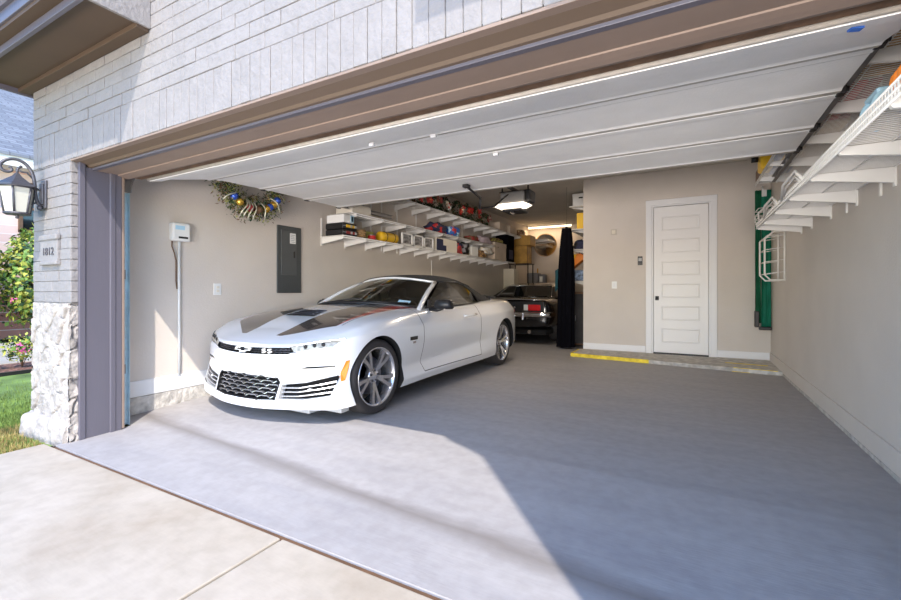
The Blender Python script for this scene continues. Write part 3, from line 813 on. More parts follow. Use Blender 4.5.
# ---- wheels ----
def wheel(cx, cy, side, ang, parent):
    c = Vector((cx, cy, .335)); W = lambda u, r, t: Vector((cx + side*u, cy + r*math.cos(t), .335 + r*math.sin(t)))
    bm = B(); ax = (side,0,0)
    prof = [(.262,-.215),(.300,-.225),(.325,-.215),(.334,-.19),(.335,-.12),(.335,-.05),(.333,-.025),(.322,-.004),(.300,.004),(.275,.002),(.258,-.006),(.255,-.05)]
    lathe(bm, prof, c, ax, 48)
    for gx in (-.17,-.13,-.09,-.05):
        pass
    rim_loc = c
    bmr = B(); lathe(bmr, [(.262,-.012),(.265,-.001),(.258,.004),(.250,-.002),(.240,-.03),(.235,-.12),(.238,-.2)], c, ax, 48)
    wh = build('wheel', bmr, 'alloy', parent)
    build('tire', bm, 'rubber', wh)
    for k in range(5):
        b4 = B(); t0 = ang + k*2*PI/5
        for dd in (-1, 1):
            # twin blade: leaves the hub and sweeps to the rim
            prs = []
            for (r, dt, w, dep, th) in ((.045, .0, .040, -.050, .03), (.12, dd*.12, .030, -.028, .03), (.19, dd*.175, .031, -.016, .03), (.250, dd*.19+.04, .040, -.008, .03)):
                t = t0 + dt; hw = w/ max(r, .05)/2
                prs.append([W(dep, r, t-hw), W(dep, r, t+hw), W(dep-th, r, t+hw*1.0), W(dep-th, r, t-hw*1.0)])
            Vv = [[b4.verts.new(p) for p in row] for row in prs]
            for i in range(3):
                for j in range(4): b4.faces.new((Vv[i][j], Vv[i][(j+1)%4], Vv[i+1][(j+1)%4], Vv[i+1][j]))
            b4.faces.new(Vv[0]); b4.faces.new(Vv[-1])
        # web joining the blades close to the hub
        q = [b4.verts.new(W(-.045,.04,t0-.5)), b4.verts.new(W(-.045,.04,t0+.5)), b4.verts.new(W(-.034,.125,t0+.16)), b4.verts.new(W(-.034,.125,t0-.16))]; b4.faces.new(q)
        build('spoke', b4, 'alloy', wh)
    b5 = B(); lathe(b5, [(.0001,-.03),(.028,-.032),(.034,-.038),(.062,-.044),(.07,-.055),(.07,-.09)], c, ax, 24)
    for k in range(5):
        t = ang + PI/5 + k*2*PI/5; cyl(b5, W(-.05,.05,t), W(-.03,.05,t), .009, seg=8, mi=1)
    build('hub_cap', b5, ['alloy','dark_metal'], wh)
    b6 = B(); lathe(b6, [(.05,-.10),(.17,-.10),(.17,-.125),(.05,-.125)], c, ax, 32); build('brake_disc', b6, 'disc_dark', wh)
    b7 = B(); pts = [[W(-.075, r, 2.3+.16*i) for r in (.10,.185)] for i in range(6)]
    grid(b7, pts); bmesh.ops.solidify(b7, geom=b7.faces[:], thickness=.05); build('brake_caliper', b7, 'caliper', wh)
for s in (0, WB):
    for side in (1,-1):
        wheel(CX+side*.925, CY+s, side, .9 if s == 0 else 1.5, car)

# ---- front fascia ----
def curve_strip(bm, pts, w, off0, off1, mi=0):
    """bar of square section that follows the bumper skin through front-view points; w is its height"""
    P0 = []; 
    for k, (x, z) in enumerate(pts):
        d = Vector(pts[min(k+1,len(pts)-1)]) - Vector(pts[max(k-1,0)]); d.normalize(); nx, nz = -d.y*w/2, d.x*w/2
        y0 = FR(x, z)
        P0.append([Vector((CX+x*XS+nx, y0+off0, z+nz)), Vector((CX+x*XS-nx, y0+off0, z-nz)), Vector((CX+x*XS-nx, y0+off1, z-nz)), Vector((CX+x*XS+nx, y0+off1, z+nz))])
    Vv = [[bm.verts.new(p) for p in r] for r in P0]
    for i in range(len(Vv)-1):
        for j in range(4): f = bm.faces.new((Vv[i][j], Vv[i][(j+1)%4], Vv[i+1][(j+1)%4], Vv[i+1][j])); f.material_index = mi
    bm.faces.new(Vv[0]).material_index = mi; bm.faces.new(Vv[-1][::-1]).material_index = mi
def FR(x, z): return front(x*XS, z).y     # TREE still holds the uncut skin
# lower grille: hexagon mesh
bm = B()
hw, hh = .125, .030
def inlow(x, z): 
    xm = .375 - max(0, z-.345)*.6; return abs(x) <= xm and .20 <= z <= .386
rows = 6
for r in range(rows):
    zc = .213 + r*hh
    for k in range(-5, 6):
        xc = k*hw*1.0 + (hw/2 if r % 2 else 0)
        P6 = [(xc-hw*.5, zc), (xc-hw*.28, zc+hh*.5), (xc+hw*.28, zc+hh*.5), (xc+hw*.5, zc), (xc+hw*.28, zc-hh*.5), (xc-hw*.28, zc-hh*.5)]
        for a, q in ((0,1),(1,2),(2,3)):
            p, t = P6[a], P6[q]
            if inlow(*p) and inlow(*t): curve_strip(bm, [p, t], .007, .012, .035)
lowg = build('lower_grille', bm, 'alloy', car)
bm = B(); rim = LOW + [LOW[0]]
curve_strip(bm, rim, .012, -.001, .05); build('surround', bm, 'black_plastic', lowg)
# side intakes with slats
for s in (1,-1):
    bm = B(); rim = SIDEI(s); curve_strip(bm, rim+[rim[0]], .010, -.001, .05)
    it = build('side_intake', bm, 'grey_plastic', car)
    for (za, zb) in ((.235,.285),(.268,.325),(.30,.362)):
        b2 = B(); curve_strip(b2, [(s*.41, za), (s*.55, za+.006), (s*.70, (za+zb)/2+.005), (s*.815, zb)], .010, .006, .05); build('slat', b2, 'alloy', it)
    b2 = B(); q = front(s*.62*XS,.29); cyl(b2, (q.x, q.y+.02, q.z), (q.x, q.y+.06, q.z), .012, seg=12); build('fog_lamp', b2, 'white_lens', it)
    b2 = B(); sl = SLIT(s); curve_strip(b2, [(s*.54,.457),(s*.68,.466),(s*.795,.479)], .007, .002, .02); build('running_light', b2, 'lens_grey', car)
# upper grille: bars, bow-tie emblem and SS badge
bm = B()
for (za) in (.585,.600,.613):
    curve_strip(bm, [(x/100.0, za + .004*abs(x)/40) for x in range(-45,46,5)], .0035, .012, .03)
for k in range(-11, 12):
    x = k*.04; curve_strip(bm, [(x-.012,.573),(x+.012,.585),(x-.012,.60),(x+.012,.615)], .0035, .014, .03)
upg = build('upper_grille', bm, 'alloy_dark', car)
def emblem(name, polyo, mat, parent, cxm, czm, off=-.012, th=.012, ring=None):
    bm = B(); n = len(polyo)
    f0 = FR(cxm, czm)+off
    O = [Vector((CX+(cxm+x)*XS, f0 + (FR(cxm+x, czm)-FR(cxm, czm)), czm+z)) for x, z in polyo]
    if ring:
        I = [Vector((CX+(cxm+x*ring[0])*XS, f0, czm+z*ring[1])) for x, z in polyo]
        a = [bm.verts.new(p) for p in O]; b2 = [bm.verts.new(p) for p in I]; c = [bm.verts.new(p+Vector((0,th,0))) for p in O]; d = [bm.verts.new(p+Vector((0,th,0))) for p in I]
        for i in range(n):
            j = (i+1)%n
            for q in ((a[i],a[j],b2[j],b2[i]),(c[i],d[i],d[j],c[j]),(a[i],c[i],c[j],a[j]),(b2[i],b2[j],d[j],d[i])): bm.faces.new(q)
    else:
        a = [bm.verts.new(p) for p in O]; c = [bm.verts.new(p+Vector((0,th,0))) for p in O]
        bm.faces.new(a); bm.faces.new(c[::-1])
        for i in range(n): bm.faces.new((a[i], c[i], c[(i+1)%n], a[(i+1)%n]))
    return build(name, bm, mat, parent)
bt = [(-.105,-.012),(-.085,.014),(-.035,.014),(-.030,.030),(.042,.030),(.036,.014),(.105,.014),(.085,-.012),(.035,-.012),(.030,-.028),(-.042,-.028),(-.036,-.012)]
emblem('cross_emblem', bt, 'white_plastic', upg, 0.0, .604, ring=(.78,.60))['label'] = 'chrome cross-shaped emblem outline'
for q, x in enumerate((.235,.290)):
    b2 = text_bm('S', .062, lambda a, b_, c_, x=x: (CX+x*XS+a*1.25, FR(x+a*1.2, .597)-.006-c_*2, .597+b_*.85), .004)
    build('badge_letter', b2, 'white', upg)
# headlights
for s in (1,-1):
    hp = HEAD(s); bm = B()
    def lay(poly, off, bm=bm, mi=0, sub=8):
        n = len(poly); cxm = sum(p[0] for p in poly)/n; czm = sum(p[1] for p in poly)/n
        rings = []
        for k in range(5):
            t = 1-k/4*.999; rings.append([(lambda X, Z: Vector((CX+X*XS, FR(X, Z)+off, Z)))(cxm+(x-cxm)*t, czm+(z-czm)*t) for x, z in dens(poly, 3)])
        grid(bm, rings, mi, closed_u=True)
    def dens(poly, k):
        out = []
        for i in range(len(poly)):
            a, b2 = poly[i], poly[(i+1)%len(poly)]
            for q in range(k): out.append((a[0]+(b2[0]-a[0])*q/k, a[1]+(b2[1]-a[1])*q/k))
        return out
    lay(hp, .012)
    hl = build('headlight', bm, 'lens_grey', car)
    bm = B(); curve_strip(bm, [(s*.50,.650),(s*.66,.680),(s*.83,.703)], .006, .0, .02); curve_strip(bm, [(s*.49,.596),(s*.70,.621),(s*.77,.643)], .006, .0, .02)
    build('light_bar', bm, 'chrome', hl)
    for x, z in ((.565,.640),(.635,.652),(.70,.660)):
        bm = B(); p = Vector((CX+s*x*XS, FR(s*x, z)+.004, z)); lathe(bm, [(.0001,-.002),(.012,0),(.019,.006),(.02,.012)], p, (0,1,0), 14)
        build('projector', bm, 'dark_metal', hl)
    bm = B()
    pl = [(s*.46,.634),(s*.50,.653),(s*.66,.684),(s*.835,.708),(s*.77,.639),(s*.70,.616),(s*.48,.590)]
    curve_strip(bm, [(s*.445,.630),(s*.48,.590),(s*.70,.616),(s*.77,.637),(s*.84,.706)], .005, -.001, .03); build('bezel', bm, 'black_plastic', hl)
# front undertray lip
bm = B(); box(bm, (CX-.60, CY-.50, .075), (CX+.60, CY-.2, .13), .01); box(bm, (CX-.86, CY-.40, .09), (CX+.86, CY-.30, .14), .01); build('air_dam', bm, 'grey_plastic', car)
# underbody so no light passes beneath
bm = B(); box(bm, (CX-.84, CY+.42, .15), (CX+.84, CY+2.5, .2)); box(bm, (CX-.56, CY-.35, .17), (CX+.56, CY+3.6, .26)); build('underbody', bm, 'black_void', car)
# side markers, badge, handle, mirror
def side_patch(name, poly, side, off, mat, parent, th=.004):
    bm = B(); n = len(poly); O = [sidep(s, z, off, side) for s, z in poly]
    a = [bm.verts.new(p) for p in O]; c = [bm.verts.new(p - Vector((side*.02,0,0))) for p in O]
    bm.faces.new(a); bm.faces.new(c[::-1])
    for i in range(n): bm.faces.new((a[i], c[i], c[(i+1)%n], a[(i+1)%n]))
    return build(name, bm, mat, parent)
for side in (1,-1):
    side_patch('side_marker', [(-.42,.36),(-.395,.37),(-.365,.47),(-.355,.53),(-.38,.525),(-.415,.43)], side, .004, 'amber', car)['label'] = 'amber side marker light'
    side_patch('fender_badge', [(.48,.61),(.62,.61),(.62,.645),(.48,.645)], side, .003, 'dark_metal', car)
    side_patch('fender_badge', [(.53,.575),(.585,.575),(.585,.595),(.53,.595)], side, .003, 'chrome', car)
    bm = B(); h0, h1 = sidep(1.72,.79,0,side), sidep(2.02,.80,0,side)
    tube(bm, [h0+Vector((0,0,0)), h0+Vector((side*.035,.03,0)), (h0+h1)/2+Vector((side*.045,0,.0)), h1+Vector((side*.035,-.03,0)), h1], .014, 8)
    build('door_handle', bm, 'car_paint', doorp['door_r' if side == 1 else 'door_l'])
    # door mirror
    bm = B(); mc = Vector((CX+side*(1.03 if side > 0 else .945), CY+(1.02 if side > 0 else 1.24), .955 if side > 0 else .93))
    res = bmesh.ops.create_uvsphere(bm, u_segments=20, v_segments=12, radius=1)
    for v in res['verts']:
        x, y, z = v.co; sx_ = max(-1, min(1, x*1.25)); sz_ = max(-.85, min(.85, z*1.15)); yy = y*(1.0 if y < 0 else .35)
        v.co = mc + Vector((side*sx_*.105*(1-.15*z), yy*.085, sz_*.062 - x*side*.0))
    for f in bm.faces: f.smooth = True
    mr = build('mirror', bm, 'black_plastic', car)
    bm = B(); tube(bm, [mc+Vector((-side*.02,.0,-.04)), mc+Vector((-side*.10,.01,-.065)), mc+Vector((-side*.20,.02,-.06))], [.022,.02,.022], 8); build('mirror_stalk', bm, 'black_plastic', mr)

# ---- greenhouse ----
def Wc(X, s, z): return Vector((CX+X*1.035, CY+s, z))
def wsp(u, v):   # windshield surface, u -1..1 across, v 0..1 up
    hw_ = .74*(1-v)+.565*v; s0 = (.66+.27*u*u)*(1-v) + (1.40+.16*u*u)*v; z0 = (.965-.055*u*u)*(1-v) + (1.262-.06*u*u)*v
    bul = .02*math.sin(PI*v)
    return Wc(u*hw_, s0-bul*.6, z0+bul*.8)
bm = B(); grid(bm, [[wsp(-1+2*i/16, j/8) for i in range(17)] for j in range(9)]); build('windshield', bm, 'windshield_glass', car)
bm = B()
tube(bm, [wsp(-1, j/6)+Vector((0,.0,0)) for j in range(-1,7)], [.030]*6+[.028,.026], 8)
tube(bm, [wsp(1, j/6)+Vector((0,.0,0)) for j in range(-1,7)], [.030]*6+[.028,.026], 8)
tube(bm, [wsp(-1+2*i/14, 1.0)+Vector((0,.01,.006)) for i in range(15)], .014, 8)
build('windshield_frame', bm, 'car_paint', car)
bm = B(); tube(bm, [wsp(-.97+1.94*i/14, .02)+Vector((0,-.02,.0)) for i in range(15)], .020, 6)
tube(bm, [wsp(.1,.02)+Vector((0,-.04,.01)), wsp(.45,.04)+Vector((0,-.02,.012)), wsp(.85,.09)+Vector((0,-.01,.01))], .008, 6)
tube(bm, [wsp(-.65,.02)+Vector((0,-.04,.01)), wsp(-.25,.05)+Vector((0,-.02,.012)), wsp(.12,.12)+Vector((0,-.01,.01))], .008, 6)
build('wiper', bm, 'black_plastic', car)
# soft top
secs = [ # s centre, z centre, half width at rail, z rail, s rail
 (1.43,1.283,.575,1.215,1.57),(1.62,1.312,.60,1.228,1.72),(1.9,1.325,.62,1.228,1.93),(2.2,1.312,.635,1.205,2.16),(2.45,1.265,.655,1.155,2.36),(2.68,1.18,.68,1.085,2.56),(2.88,1.08,.70,1.02,2.74),(3.00,1.015,.70,.985,2.88)]
pts = []
for sc, zc, hwid, zr, sr in secs:
    row = []
    for i in range(17):
        u = -1+2*i/16; a = abs(u)
        zz = zc - (zc-zr)*(.45*a**2.2+.55*a**6); ss = sc + (sr-sc)*a**2
        row.append(Wc(u*hwid, ss, zz))
    pts.append(row)
bm = B(); grid(bm, pts)
bmesh.ops.recalc_face_normals(bm, faces=bm.faces[:])
roof_rail = [Wc(hwid, sr, zr) for sc, zc, hwid, zr, sr in secs]
for side in (1,-1):
    F = lambda p: Vector((CX + side*(p.x-CX), p.y, p.z))
    rr_ = [F(p) for p in roof_rail]
    # quarter panel of fabric from the rail down to the belt line
    low = [F(Wc(.655,2.20,1.165)), F(Wc(.70,2.36,1.07)), F(Wc(.755,2.46,.94)), F(Wc(.75,2.70,.955)), F(Wc(.73,2.92,.965))]
    up = [rr_[3], rr_[4], rr_[5], rr_[6], rr_[7]]
    V2 = [[bm.verts.new(up[i].lerp(low[i], t/3) + Vector((side*.012*math.sin(PI*t/3),0,0))) for t in range(4)] for i in range(5)]
    for i in range(4):
        for j in range(3): f = bm.faces.new((V2[i][j], V2[i][j+1], V2[i+1][j+1], V2[i+1][j])); f.smooth = True
    # folded rail
    tube(bm, [rr_[i] for i in range(0,5)], .014, 6)
top = build('soft_top', bm, 'fabric_black', car); sd2 = top.modifiers.new('s','SUBSURF'); sd2.levels = 1; sd2.render_levels = 1
bm = B(); tube(bm, [Wc(-.70,2.90,.985), Wc(-.5,3.03,1.0), Wc(0,3.08,1.015), Wc(.5,3.03,1.0), Wc(.70,2.90,.985)], .03, 8); 
box(bm, (CX-.62, CY+2.98, .97), (CX+.62, CY+3.14, 1.0), .01); build('top_boot', bm, 'black_plastic', car)
for side in (1,-1):
    bm = B()
    A = [Wc(side*x, s, z) for x, s, z in ((.765,1.02,.925),(.69,1.25,1.05),(.595,1.60,1.215))]
    P1 = [(.60,1.60,1.213),(.618,1.80,1.222),(.632,2.02,1.212),(.655,2.19,1.165),(.70,2.35,1.07),(.752,2.45,.945)]
    P0 = [(.77,1.0,.915),(.772,1.35,.918),(.775,1.75,.922),(.775,2.05,.928),(.77,2.25,.934),(.757,2.45,.942)]
    grid(bm, [[Wc(side*(a[0]+(b_[0]-a[0])*t), a[1]+(b_[1]-a[1])*t, a[2]+(b_[2]-a[2])*t) for a, b_ in zip(P0, P1)] for t in (0,.25,.5,.75,1)])
    build('side_window', bm, 'side_glass', car)
    bm = B(); tube(bm, [Wc(side*a[0], a[1], a[2]) for a in P0], .010, 6); tube(bm, [Wc(side*a[0], a[1], a[2]) for a in P1], .009, 6)
    box(bm, tuple(Wc(side*.775-.004,1.04,.915)), tuple(Wc(side*.775+.004,1.12,1.0)), 0.002)
    build('window_seal', bm, 'black_plastic', car)
# cabin
bm = B(); box(bm, tuple(Wc(-.66,.86,.78)), tuple(Wc(.66,1.12,.90)), .03); box(bm, tuple(Wc(-.66,1.0,.6)), tuple(Wc(.66,1.14,.8)), .02); build('dashboard', bm, 'seat_dark', car)
bm = B(); tube(bm, [Wc(.36+.175*math.cos(t*PI/10), 1.26-.06*math.sin(t*PI/10), .85+.165*math.sin(t*PI/10)) for t in range(20)], .014, 6, closed=True); cyl(bm, Wc(.36,1.12,.8), Wc(.36,1.27,.85), .04, .05); 
tube(bm, [Wc(.19,1.26,.85), Wc(.36,1.27,.85), Wc(.53,1.26,.85)], .013, 6); build('steering_wheel', bm, 'black_plastic', car)
for sx_ in (-.36,.36):
    bm = B(); box(bm, tuple(Wc(sx_-.22,1.5,.5)), tuple(Wc(sx_+.22,1.95,.66)), .04); box(bm, tuple(Wc(sx_-.21,1.90,.6)), tuple(Wc(sx_+.21,2.02,1.0)), .04, rot=Matrix.Rotation(R(-14),3,'X'), piv=tuple(Wc(sx_,1.95,.6)))
    st = build('seat', bm, 'seat_dark', car); bm = B(); box(bm, tuple(Wc(sx_-.12,2.06,1.0)), tuple(Wc(sx_+.12,2.15,1.15)), .035); build('headrest', bm, 'seat_dark', st)
bm = B(); box(bm, tuple(Wc(-.08,1.38,1.155)), tuple(Wc(.08,1.40,1.20)), .01); cyl(bm, Wc(0,1.39,1.2), Wc(0,1.38,1.25), .008); build('rearview_mirror', bm, 'black_plastic', car)
bm = B(); p0 = wsp(.78,.14); q = [wsp(.70,.10),wsp(.86,.10),wsp(.86,.17),wsp(.70,.17)]; bm.faces.new([bm.verts.new(p+Vector((0,-.004,.006))) for p in q]); build('sticker', bm, 'light_blue', car)['label'] = 'pale blue sticker in the windshield corner'
# hood vent insert with louvres
bm = B()
grid(bm, [[topp((-.5+i/10)*(.40-.02*j), -.06+.22*j/6, .004) for i in range(11)] for j in range(7)])
vent = build('hood_vent', bm, 'black_plastic', doorp['hood'])
bm = B()
for j in range(4): tube(bm, [topp(-.17+.34*i/8, -.03+.05*j+.015*abs(i-4)/4, .009) for i in range(9)], .006, 5)
build('louvre', bm, 'alloy_dark', vent)
# tail lamps, spoiler
bm = B(); tube(bm, [topp(-.62,3.42)+Vector((0,.02,.02)), topp(-.3,3.52)+Vector((0,.03,.035)), topp(0,3.54)+Vector((0,.03,.04)), topp(.3,3.52)+Vector((0,.03,.035)), topp(.62,3.42)+Vector((0,.02,.02))], [.012,.022,.022,.022,.012], 8); build('spoiler', bm, 'black_plastic', car)
# ================= garage door, tracks, opener =================
gd = thing('garage_door', (-1.67, 3.2, 2.2), 'wide white sectional garage door rolled up overhead on its tracks', 'garage door')
sec = [(2.02,2.055,2.60,2.185),(2.60,2.19,3.17,2.205),(3.17,2.205,3.78,2.205),(3.78,2.205,4.34,2.205)]
for k, (y0, z0, y1, z1) in enumerate(sec):
    d = Vector((0, y1-y0, z1-z0)); L_ = d.length; d.normalize(); n = Vector((0, -d.z, d.y))
    # outer skin (faces down) with raised rails, a shallow bevelled field between them
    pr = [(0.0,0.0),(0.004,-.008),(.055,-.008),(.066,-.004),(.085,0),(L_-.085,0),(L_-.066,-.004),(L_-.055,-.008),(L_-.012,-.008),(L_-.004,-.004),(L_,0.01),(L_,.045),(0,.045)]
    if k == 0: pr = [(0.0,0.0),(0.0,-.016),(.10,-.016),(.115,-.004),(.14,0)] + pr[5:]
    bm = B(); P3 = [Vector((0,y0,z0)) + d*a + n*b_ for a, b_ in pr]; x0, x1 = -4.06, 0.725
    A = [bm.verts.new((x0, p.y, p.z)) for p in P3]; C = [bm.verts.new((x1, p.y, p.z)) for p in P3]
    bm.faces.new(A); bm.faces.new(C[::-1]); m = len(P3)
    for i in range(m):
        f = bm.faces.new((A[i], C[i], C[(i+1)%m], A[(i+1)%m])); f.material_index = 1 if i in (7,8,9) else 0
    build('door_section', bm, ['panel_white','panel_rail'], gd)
bm = B(); tube(bm, [(-4.06,2.01,2.055),(0.725,2.01,2.055)], .014, 8); build('bottom_seal', bm, 'panel_rail', gd)
bm = B(); box(bm, (.505,2.075,2.045), (.545,2.10,2.052), 0, rot=Matrix.Rotation(R(20),3,'Z')); build('tape_patch', bm, 'blue_tape', gd)['label'] = 'scrap of blue tape'
for (yy, zz) in ((2.60,2.18),(3.17,2.19),(3.78,2.19),(4.32,2.19)):
    for xx in (-4.07, .735):
        bm = B(); box(bm, (xx-.02, yy-.03, zz+.0), (xx+.02, yy+.03, zz+.045), .006); cyl(bm, (xx-.035, yy, zz+.03), (xx+.035, yy, zz+.03), .014, seg=12); build('hinge', bm, 'dark_metal', gd)
for xx, yy, zz in ((-1.9, 2.34, 2.098), (-1.5, 2.49, 2.135), (-1.35,3.2,2.185)):
    bm = B(); box(bm, (xx-.02,yy-.012,zz-.012), (xx+.02,yy+.012,zz+.01), .003); build('clip', bm, 'white_trim', gd)

def track(name, xx, label, sgn):
    t = thing(name, (xx, 1.95, 0), label, 'door track')
    bm = B(); w = .028
    path = [(1.885, 1.93)] + [(1.885+.33-.33*math.cos(a), 1.93+.33*math.sin(a)) for a in [i*PI/2/10 for i in range(1, 11)]] + [(5.6, 2.265)]
    for i in range(len(path)-1):
        a = Vector((xx, *path[i])); b_ = Vector((xx, *path[i+1]))
        dd = (b_-a).normalized(); nn = Vector((0,-dd.z,dd.y))
        for (o1, o2, t1, t2) in ((-.03,.03,0,.004),(-.03,-.026,0,.03),(.026,.03,0,.03)):
            V4 = []
            for p in (a, b_):
                for (oo, tt) in ((o1,t1),(o2,t1),(o2,t2),(o1,t2)):
                    V4.append(bm.verts.new(p + nn*oo + Vector((sgn*tt,0,0))))
            for q in ((0,1,2,3),(7,6,5,4),(0,4,5,1),(1,5,6,2),(2,6,7,3),(3,7,4,0)): bm.faces.new([V4[j] for j in q])
    build('horizontal_rail', bm, 'track_grey', t)
    bm = B(); box(bm, (xx-.035, 1.86, -.03), (xx-.031, 1.915, 1.93)); box(bm, (xx-.035,1.86,-.03),(xx+.02,1.865,1.93)); box(bm, (xx-.035,1.911,-.03),(xx+.005,1.915,1.93)); build('vertical_rail', bm, 'galv', t)['label'] = 'pale galvanised vertical rail'
    bm = B(); box(bm, (xx-.02,4.88,2.25), (xx+.02,4.92,3.10), .003); build('hanger', bm, 'track_grey', t)
    bm = B(); box(bm, (xx-.05*1,1.84,1.2), (xx-.03,1.90,1.28), .003); box(bm, (xx-.05,1.84,.4), (xx-.03,1.90,.48), .003); build('wall_bracket', bm, 'track_grey', t)
    return t
track('door_track', -4.155, 'garage door track at the left jamb, curving overhead', 1)
track('door_track', 0.775, 'dark grey garage door track along the right wall shelves', -1)
bm = B(); box(bm, (-4.10,1.83,-.03), (-4.09,1.848,2.05), 0.002); struct('trim_12', bm, 'soffit_paint')

op = thing('door_opener', (-2.09, 5.6, 2.3), 'ceiling-hung garage door opener with a glowing light lens', 'door opener')
bm = B(); box(bm, (-2.27,5.52,2.29), (-1.93,5.85,2.44), .02); build('motor_housing', bm, 'opener_grey', op)
bm = B()
prism(bm, [(-2.33,2.24),(-2.27,2.275),(-1.92,2.275),(-1.84,2.24),(-1.92,2.205),(-2.26,2.205)], 5.46, 5.60, lambda u, v, d: (u, d, v)); build('light_lens', bm, 'lit_lens', op)
bm = B(); box(bm, (-2.22,5.47,2.165), (-1.95,5.75,2.20), .012); ball(bm, (-2.08,5.5,2.155), .03, 10); build('lower_cover', bm, 'dark_metal', op)
bm = B(); box(bm, (-1.93,5.56,2.30), (-1.86,5.80,2.46), .02); build('side_cover', bm, 'black_plastic', op)
bm = B(); box(bm, (-2.115,4.3,2.455), (-2.065,5.7,2.485), .004); build('drive_rail', bm, 'dark_metal', op)
bm = B()
tube(bm, [(-2.27,5.6,2.44),(-2.27,5.6,3.09)], .010, 6); tube(bm, [(-1.90,5.6,2.44),(-1.90,5.6,3.09)], .010, 6); tube(bm, [(-2.27,5.6,2.52),(-1.90,5.6,2.75)], .008, 6); tube(bm, [(-2.27,5.6,2.30),(-2.27,5.6,2.46)], .012, 6); box(bm, (-2.30,5.57,2.44), (-1.87,5.63,2.46), .003)
build('hanger_strap', bm, 'dark_metal', op)
bm = B(); tube(bm, [(-2.03,4.02,2.185),(-2.05,4.42,2.14)], .013, 6); tube(bm, [(-2.05,4.42,2.15),(-2.08,4.46,2.03)], .014, 6); tube(bm, [(-2.08,4.46,2.03),(-2.09,4.9,2.13),(-2.09,5.15,2.26),(-2.09,5.35,2.36)], .012, 6); box(bm, (-2.06,3.99,2.17), (-2.00,4.06,2.20), .004)
build('lift_arm', bm, 'dark_metal', op)
lt = bpy.data.lights.new('opener_lamp', 'AREA'); lt.shape = 'RECTANGLE'; lt.size = .35; lt.size_y = .12; lt.energy = 9; lt.color = (1,.80,.58)
lo = bpy.data.objects.new('opener_lamp', lt); COL.objects.link(lo); lo.location = (-2.09,5.5,2.14)
# fill lamps added to brighten the back; the rolled-up door hides them
for k, (lx, ly, e) in enumerate(((-0.3,6.3,3),(-2.6,7.6,12))):
    t = thing('ceiling_light', (lx, ly, ZC), ['flat round ceiling light over the bay with the house door','flat round ceiling light between the two parked cars'][k], 'ceiling light', 'flush ceiling lights')
    bm = B(); lathe(bm, [(.0001,0),(.16,0),(.16,-.02),(.15,-.03)], (lx, ly, ZC), (0,0,1), 28); build('housing', bm, 'white_plastic', t)
    bm = B(); lathe(bm, [(.15,-.028),(.12,-.042),(.0001,-.048)], (lx, ly, ZC), (0,0,1), 28); build('diffuser', bm, 'lit_lens', t)
    a = bpy.data.lights.new('ceiling_lamp', 'AREA'); a.shape = 'DISK'; a.size = .3; a.energy = e; a.color = (1,.86,.70)
    ao = bpy.data.objects.new('ceiling_lamp', a); COL.objects.link(ao); ao.location = (lx, ly, ZC-.06)
fx = thing('tube_light', (-3.72, 12.95, 3.05), 'long glowing tube light under the far ceiling', 'tube light')
bm = B(); box(bm, (-4.40,12.92,3.055), (-3.05,13.02,3.098), .008); build('housing', bm, 'white_plastic', fx)
bm = B(); cyl(bm, (-4.38,12.95,3.035), (-3.07,12.95,3.035), .022, seg=12); build('tube', bm, 'lit_tube', fx)
a = bpy.data.lights.new('tube_lamp', 'AREA'); a.shape = 'RECTANGLE'; a.size = 1.3; a.size_y = .06; a.energy = 6; a.color = (1,.74,.46)
ao = bpy.data.objects.new('tube_lamp', a); COL.objects.link(ao); ao.location = (-3.72,12.9,3.0)

# ================= wall equipment =================
pn = thing('electrical_panel', (XL, 3.83, 1.075), 'dark grey electrical panel set in the left wall', 'electrical panel')
bm = B(); box(bm, (XL-.01,3.65,1.075), (XL+.018,4.02,1.915), .004); build('cabinet', bm, 'panel_grey', pn)
bm = B(); box(bm, (XL+.016,3.70,1.30), (XL+.028,3.94,1.86), .004); dr = build('panel_door', bm, 'panel_grey_lit', pn)
bm = B(); box(bm, (XL+.027,3.885,1.52), (XL+.034,3.905,1.60), .003); build('latch', bm, 'black_plastic', dr)
bm = B(); box(bm, (XL+.028,3.83,1.70), (XL+.030,3.92,1.83)); build('warning_sticker', bm, 'white', dr)
bm = B()
for i in range(5): box(bm, (XL+.0302,3.84,1.715+.022*i), (XL+.0308,3.91-.01*(i%2),1.724+.022*i))
build('sticker_print', bm, 'grey_plastic', dr)
ct = thing('sprinkler_controller', (XL, 2.47, 1.60), 'small pale box with a conduit, high on the left wall', 'controller')
bm = B(); box(bm, (XL-.002,2.385,1.59), (XL+.075,2.56,1.77), .018); bx = build('housing', bm, 'white_plastic', ct)
bm = B(); box(bm, (XL+.074,2.41,1.70), (XL+.078,2.50,1.74), .002); build('display', bm, 'light_blue', bx)
bm = B(); box(bm, (XL+.074,2.44,1.615), (XL+.078,2.53,1.635), .002); build('button_strip', bm, 'dark_metal', bx)
bm = B(); cyl(bm, (XL+.02,2.475,.275), (XL+.02,2.475,1.60), .0125, seg=12); build('conduit', bm, 'white_plastic', ct)
bm = B(); tube(bm, [(XL+.02,2.41,1.60),(XL+.02,2.405,1.54),(XL+.02,2.43,1.47),(XL+.02,2.445,1.40),(XL+.012,2.45,1.2),(XL+.02,2.455,1.12)], .006, 6); build('cable', bm, 'brown', ct)
